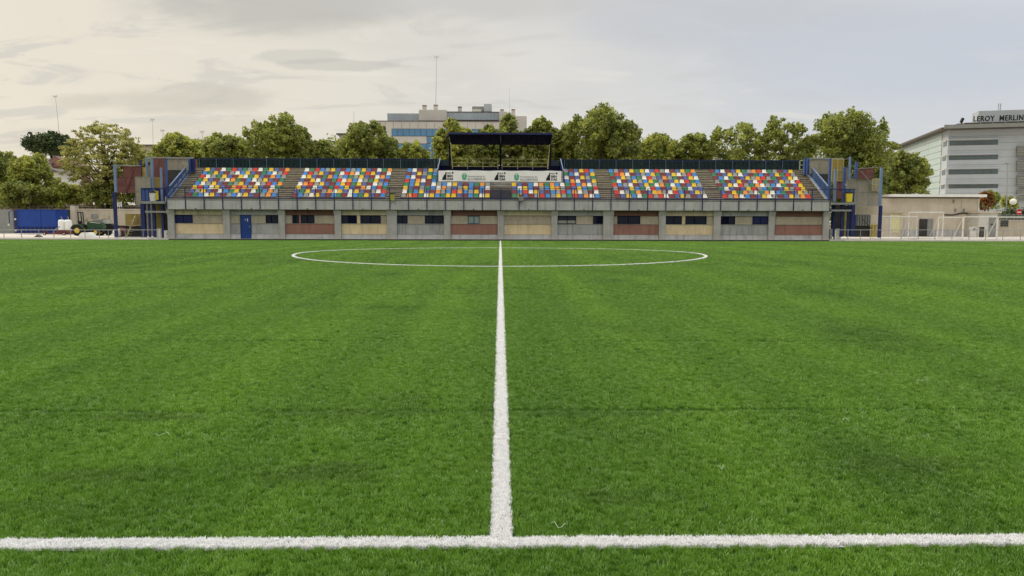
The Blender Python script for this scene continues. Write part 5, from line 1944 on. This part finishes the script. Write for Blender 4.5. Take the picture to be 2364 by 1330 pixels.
# other far buildings
def house(x0, x1, yt_, Y, name, wallm, label, flat=True, roofm=None, ridge=None):
    a, c = GX(x0, Y, yt_), GX(x1, Y, yt_)
    z = GZ(yt_, Y)
    o = thing(name, ((a + c) / 2, Y, 0), label, 'building')
    MB().box(a, c, Y, Y + 7, -.05, z).build('wall', wallm, o)
    if flat:
        MB().box(a - .5, c + .5, Y - .6, Y + 7.4, z + .002, z + .28).build('roof', roofm or M['roof_edge'], o)
    else:
        zr = GZ(ridge, Y)
        m_ = (a + c) / 2
        MB().prism([(a - .6, Y - .5, z - .1), (c + .6, Y - .5, z - .1), (m_, Y - .5, zr)], (0, 8, 0)).build('roof', roofm, o)
        MB().prism([(a + .3, Y - .55, z + .05), (c - .3, Y - .55, z + .05), (m_, Y - .55, zr - .35)], (0, .04, 0)).build('gable', M['brown'], o)
    n = max(1, int((c - a) / 4))
    for i in range(n):
        x = a + (c - a) * (i + .5) / n
        w = MB().box(x - .7, x + .7, Y - .05, Y - .003, z - 2.4, z - 1.1).build('window', M['offwhite'], o)
        MB().box(x - .6, x + .6, Y - .07, Y - .051, z - 2.3, z - 1.2).build('pane', M['glass_dark'], w)
    return o


house(712, 788, 331, 150, 'white_building', M['offwhite'], 'white flat-roofed building seen between trees left of the central office block')
house(783, 812, 313, 158, 'white_building', M['offwhite'], 'narrow white rooftop block behind the trees left of the office')
house(440, 546, 329, 150, 'flat_roof_building', M['stucco'], 'long flat-roofed building behind the trees above the left seats')
house(322, 402, 341, 148, 'flat_roof_building', M['stucco'], 'flat-roofed house just above the left stair tower')
house(1215, 1312, 306, 170, 'far_building', M['facade_grey'], 'grey far building glimpsed between trees right of the canopy')
house(104, 160, 388, 140, 'brick_house', M['brown'], 'house with brown tiled gable roof under the dark pine', False, M['roof_tile'], 364)
house(96, 134, 400, 128, 'white_house', M['offwhite'], 'small white house with dark sloping roof below the brown gable', False, M['roof_edge'], 391)
house(34, 92, 376, 136, 'white_house', M['offwhite'], 'white house with dark sloping roof behind the left trees', False, M['roof_edge'], 363)

# ------------------------------------------------------------------ trees
LG = [leaf_mat('leaf_light', (0.26, 0.265, 0.085)), leaf_mat('leaf_mid', (0.165, 0.18, 0.052)), leaf_mat('leaf_dark', (0.085, 0.10, 0.030))]
LYG = [leaf_mat('leaf_yellow_light', (0.32, 0.31, 0.09)), leaf_mat('leaf_yellow_mid', (0.21, 0.22, 0.06)), leaf_mat('leaf_yellow_dark', (0.12, 0.135, 0.036))]
LPINE = [leaf_mat('pine_light', (0.06, 0.082, 0.042), .15), leaf_mat('pine_mid', (0.028, 0.042, 0.018), .15), leaf_mat('pine_dark', (0.018, 0.028, 0.012), .1)]
LOR = [leaf_mat('leaf_orange', (0.19, 0.075, 0.025)), leaf_mat('leaf_rust', (0.14, 0.055, 0.018)), leaf_mat('leaf_brown', (0.06, 0.035, 0.015))]
LPALE = [leaf_mat('leaf_pale_light', (0.33, 0.30, 0.13), .45), leaf_mat('leaf_pale_mid', (0.22, 0.205, 0.075), .45), leaf_mat('leaf_pale_dark', (0.105, 0.105, 0.036), .4)]


def leaf_cloud(centers, radii, n_total, size, flat=1.0, shell=.55):
    w = radii ** 2
    cnt = (w / w.sum() * n_total).astype(int) + 1
    idx = np.repeat(np.arange(len(centers)), cnt)
    n = len(idx)
    d = rng.normal(size=(n, 3))
    d /= np.linalg.norm(d, axis=1, keepdims=True)
    rr_ = (shell + (1.08 - shell) * rng.random(n) ** .8) * (1 + .12 * rng.normal(size=n))
    p = centers[idx] + d * (radii[idx] * rr_)[:, None] * np.array([1, 1, flat])
    a = rng.normal(size=(n, 3)) * .6 + d * .7 + np.array([0, 0, .5])
    a /= np.linalg.norm(a, axis=1, keepdims=True)
    t_ = np.cross(a, rng.normal(size=(n, 3)))
    t_ /= np.linalg.norm(t_, axis=1, keepdims=True) + 1e-9
    b_ = np.cross(a, t_)
    s = size * rng.uniform(.6, 1.3, n)[:, None]
    v = np.stack([p - t_ * s * .62, p - b_ * s * .36 + t_ * s * .05, p + t_ * s * .62, p + b_ * s * .36 + t_ * s * .05], 1).reshape(-1, 3)
    q = np.arange(n * 4).reshape(-1, 4)
    # clump-wise tone with individual scatter
    tone = rng.random(len(centers))[idx] * .55 + rng.random(n) * .6
    mi = np.where(tone > .72, 0, np.where(tone > .36, 1, 2))
    return v, q, mi


def tree(px0, px1, ytop, ybot, Y, label, leafs=LG, n=6000, size=.30, nclump=46, name='tree', group=None, seed=0, trunk=.22, bark='bark',
         flat=.85, crad=.24, shape='oval', limbs=14, sparse=False):
    global rng
    rng = np.random.default_rng(1000 + seed)
    x0, x1 = GX(px0, Y, ytop), GX(px1, Y, ytop)
    zt_ = GZ(ytop, Y)
    zb_ = max(GZ(ybot, Y), ZG + 1.2)
    cx, rx_ = (x0 + x1) / 2, (x1 - x0) / 2
    cz, rz_ = (zt_ + zb_) / 2, (zt_ - zb_) / 2
    ry_ = min(rx_, 4.5)
    o = thing(name, (cx, Y, ZG), label, 'tree', group)
    c = []
    knots = 1 - .30 * rng.random(7)
    knots[rng.integers(2, 5)] = 1.0
    knots *= 1 - .30 * np.abs(np.linspace(-1, 1, 7)) ** 1.8
    if shape != 'oval':
        knots[:] = 2
    while len(c) < nclump:
        p = rng.uniform(-1, 1, 3)
        r_ = np.linalg.norm(p)
        if shape == 'oval':
            r_ = math.hypot(p[0], p[1])
        if r_ > 1 or (r_ < .35 and rng.random() < .6):
            continue
        if shape == 'oval' and p[2] > 2 * np.interp(p[0], np.linspace(-1, 1, 7), knots) - 1:
            continue
        if shape == 'umbrella' and p[2] < -.55:
            continue
        c.append(p)
    c = np.array(c)
    cr = crad * rx_ * rng.uniform(.55, 1.25, nclump)
    cr = np.minimum(cr, crad * 5.2)
    lim = np.array([max(rx_ - cr.mean() * .45, .3), max(ry_ - cr.mean() * .7, .3), max(rz_ - cr.mean() * flat * .7, .3)])
    centers = c * lim + np.array([cx, Y, cz])
    # sprigs that break the outline
    ns = int(nclump * 1.5)
    a = rng.normal(size=(ns, 3))
    a[:, 2] = np.abs(a[:, 2]) * .9 - .25
    a /= np.linalg.norm(a, axis=1, keepdims=True)
    if shape == 'oval':
        a[:, 0] *= np.where(a[:, 2] > .3, .8, 1)
    sp = a * np.array([rx_, ry_, rz_]) * rng.uniform(.84, 1.06, (ns, 1)) + np.array([cx, Y, cz])
    spr = rng.uniform(.2, .5, ns)
    if shape == 'oval':
        # pointed shoots standing out of the top outline
        nsh = 9 + int(rx_ * 2.2)
        sx = rng.uniform(-.92, .92, nsh)
        top_ = 2 * np.interp(sx, np.linspace(-1, 1, 7), knots) - 1
        for q_, t_ in zip(sx, top_):
            zz_ = cz + rz_ * (t_ - .10)
            yy_ = Y + rng.uniform(-.6, .6) * ry_
            lean_ = rng.uniform(-.25, .25)
            for k_ in range(4):
                sp = np.vstack([sp, [cx + q_ * rx_ * .95 + lean_ * k_ * .3, yy_, min(zz_ + k_ * .36, zt_ + .2)]])
                spr = np.append(spr, .50 - .11 * k_)
        keep = (sp[:, 2] - cz) / rz_ < 2 * np.interp((sp[:, 0] - cx) / rx_, np.linspace(-1, 1, 7), knots) - 1 + .12
        sp, spr = sp[keep], spr[keep]
    allc, allr = np.concatenate([centers, sp]), np.concatenate([cr, spr])
    v_, q_, mi_ = leaf_cloud(allc, allr, n, size, flat, .35 if sparse else .5)
    me_ = fast_mesh('crown', v_, q_, leafs, mi_)
    link('crown', me_, o)
    tb = MB()
    base_ = Vector((cx + rng.uniform(-.3, .3), Y, ZG))
    fork = Vector((cx, Y, max(zb_ + rz_ * .25, ZG + 2.2)))
    tb.tube(base_, fork, trunk, 9, trunk * .7)
    top = Vector((cx + rng.uniform(-.4, .4), Y, cz + rz_ * .6))
    tb.tube(fork, top, trunk * .7, 7, trunk * .15)
    far_ = [centers[i] for i in rng.permutation(nclump)[:limbs]]
    for cc in far_:
        e_ = Vector(cc)
        st = fork.lerp(top, float(rng.uniform(0, .55)))
        mid_ = st.lerp(e_, .5) + Vector((0, 0, float(rng.uniform(-.2, .5))))
        r0 = trunk * rng.uniform(.25, .42)
        tb.tube(st, mid_, r0, 5, r0 * .6)
        tb.tube(mid_, e_, r0 * .6, 5, r0 * .2)
    tb.build('trunk', M[bark], o, smooth=True)
    return o


grp = 'trees in a row behind the grandstand'
rows_ = [
    # px0, px1, ytop, ybot, Y, n, kind, label
    (362, 472, 314, 400, 96, 5200, LYG, 'low yellowish green tree behind the left end of the grandstand'),
    (468, 572, 312, 400, 94, 5600, LG, 'rounded green tree between the left end and the first tall tree'),
    (566, 714, 264, 400, 92, 9000, LG, 'tall broad green tree above the left seating blocks'),
    (706, 790, 327, 400, 96, 3600, LG, 'low green tree in the dip between two tall trees left of the office'),
    (786, 916, 283, 400, 92, 8000, LG, 'bushy green tree before the left edge of the beige office block'),
    (914, 986, 330, 400, 95, 3000, LYG, 'small pale green tree below the blue office windows'),
    (1002, 1098, 277, 400, 90, 6600, LYG, 'yellow green tree behind the left side of the canopy'),
    (1086, 1156, 289, 400, 93, 4200, LG, 'green tree behind the left half of the canopy roof'),
    (1140, 1218, 266, 400, 92, 5000, LG, 'pointed green tree rising above the middle of the canopy roof'),
    (1208, 1308, 273, 400, 91, 5600, LG, 'green tree behind the right side of the canopy'),
    (1298, 1476, 235, 400, 89, 13500, LG, 'largest and tallest tree, right of the canopy'),
    (1464, 1576, 311, 400, 94, 5400, LYG, 'low yellowish tree just right of the tallest tree'),
    (1560, 1644, 302, 400, 93, 4200, LG, 'small green tree in the low stretch right of the tallest tree'),
    (1632, 1762, 278, 410, 92, 5400, LG, 'airy green tree with sky gaps above the second block from right'),
    (1750, 1864, 261, 415, 91, 5600, LG, 'airy upright tree with sky gaps above the far right block'),
    (1842, 2066, 254, 470, 92, 17500, LG, 'broad dense green tree behind the right stair tower'),
    (2026, 2142, 342, 452, 98, 7400, LG, 'dark green tree sloping down beside the office building'),
]
for i, (a, c, yt_, yb_, Y_, n_, lf, lb) in enumerate(rows_):
    airy = 'airy' in lb
    tree(a, c, yt_, yb_, Y_, lb, lf, int(n_ * (2.3 if not airy else 1.25)), .30, 46 + int((c - a) / 3.2), 'tree', grp, seed=i, sparse=airy,
         crad=.23 if not airy else .17, limbs=12 if not airy else 22)
# undergrowth behind the fence, low down
hd = thing('hedge', (0, 100, ZG), 'dark green hedge strip low behind the grandstand trees', 'hedge')
rng = np.random.default_rng(77)
cc = np.stack([rng.uniform(GX(360, 100), GX(2040, 100), 460), rng.uniform(99, 102, 460), rng.uniform(1.0, 11.9, 460)], 1)
gap = (cc[:, 0] > GX(870, 100)) & (cc[:, 0] < GX(1010, 100))
cc[gap, 2] *= .68
v_, q_, mi_ = leaf_cloud(cc, rng.uniform(1.1, 1.9, 460), 48000, .38)
o = link('foliage', fast_mesh('foliage', v_, q_, LG, mi_), hd)

# left side trees
tree(60, 172, 306, 372, 160, 'dark umbrella pine on the skyline at left', LPINE, 14000, .42, 60, 'pine_tree', None, 40, .35, 'bark_dark', .9, .30, 'umbrella', 16)
tree(150, 328, 289, 478, 97, 'large airy pale tree with visible dark branches left of the grandstand', LPALE, 27000, .20, 260, 'tree', None, 41, .30, 'bark_dark', .5, .105, 'round', 70, True)
tree(-60, 52, 344, 492, 101, 'dark green tree cut by the left edge', LG, 15000, .30, 70, 'tree', None, 42)
tree(28, 112, 350, 492, 99, 'bright yellow green tree before the white house', LYG, 15000, .27, 64, 'tree', None, 43)
tree(112, 196, 416, 494, 100, 'low yellow green tree between the bright tree and the airy one', LYG, 13000, .27, 64, 'tree', None, 44)
tree(8, 110, 420, 482, 97, 'low dark bushy tree behind the blue container', LG, 9000, .28, 50, 'tree', None, 45)
tree(250, 372, 338, 492, 101, 'green tree behind the maroon panels of the left tower', LG, 16000, .28, 70, 'tree', None, 46)
tree(200, 268, 425, 482, 96, 'low leafy tree behind the beige wall and tractor', LG, 7000, .26, 40, 'tree', None, 47)
# small autumn trees at right
tree(2263, 2290, 441, 486, 110, 'small orange autumn tree before the office building', LOR, 2600, .26, 22, 'tree', None, 50, .12)
tree(2264, 2304, 438, 478, 116, 'small dark green tree behind the orange one', LG, 2600, .28, 22, 'tree', None, 51, .12)
tree(2316, 2346, 450, 492, 112, 'small dull green tree by the street lamp', LYG, 2200, .28, 18, 'tree', None, 52, .12)
# clipped hedge at the foot of the office
hg = thing('hedge', (GX(2320, 104), 104, ZG), 'dark clipped hedge at the foot of the grey office building', 'hedge')
rng = np.random.default_rng(78)
cc = np.stack([rng.uniform(GX(2290, 104), GX(2460, 104), 40), rng.uniform(104, 105, 40), rng.uniform(GZ(500, 104), GZ(488, 104), 40)], 1)
v_, q_, mi_ = leaf_cloud(cc, np.full(40, .8), 5000, .25)
link('foliage', fast_mesh('foliage', v_, q_, LPINE, mi_), hg)
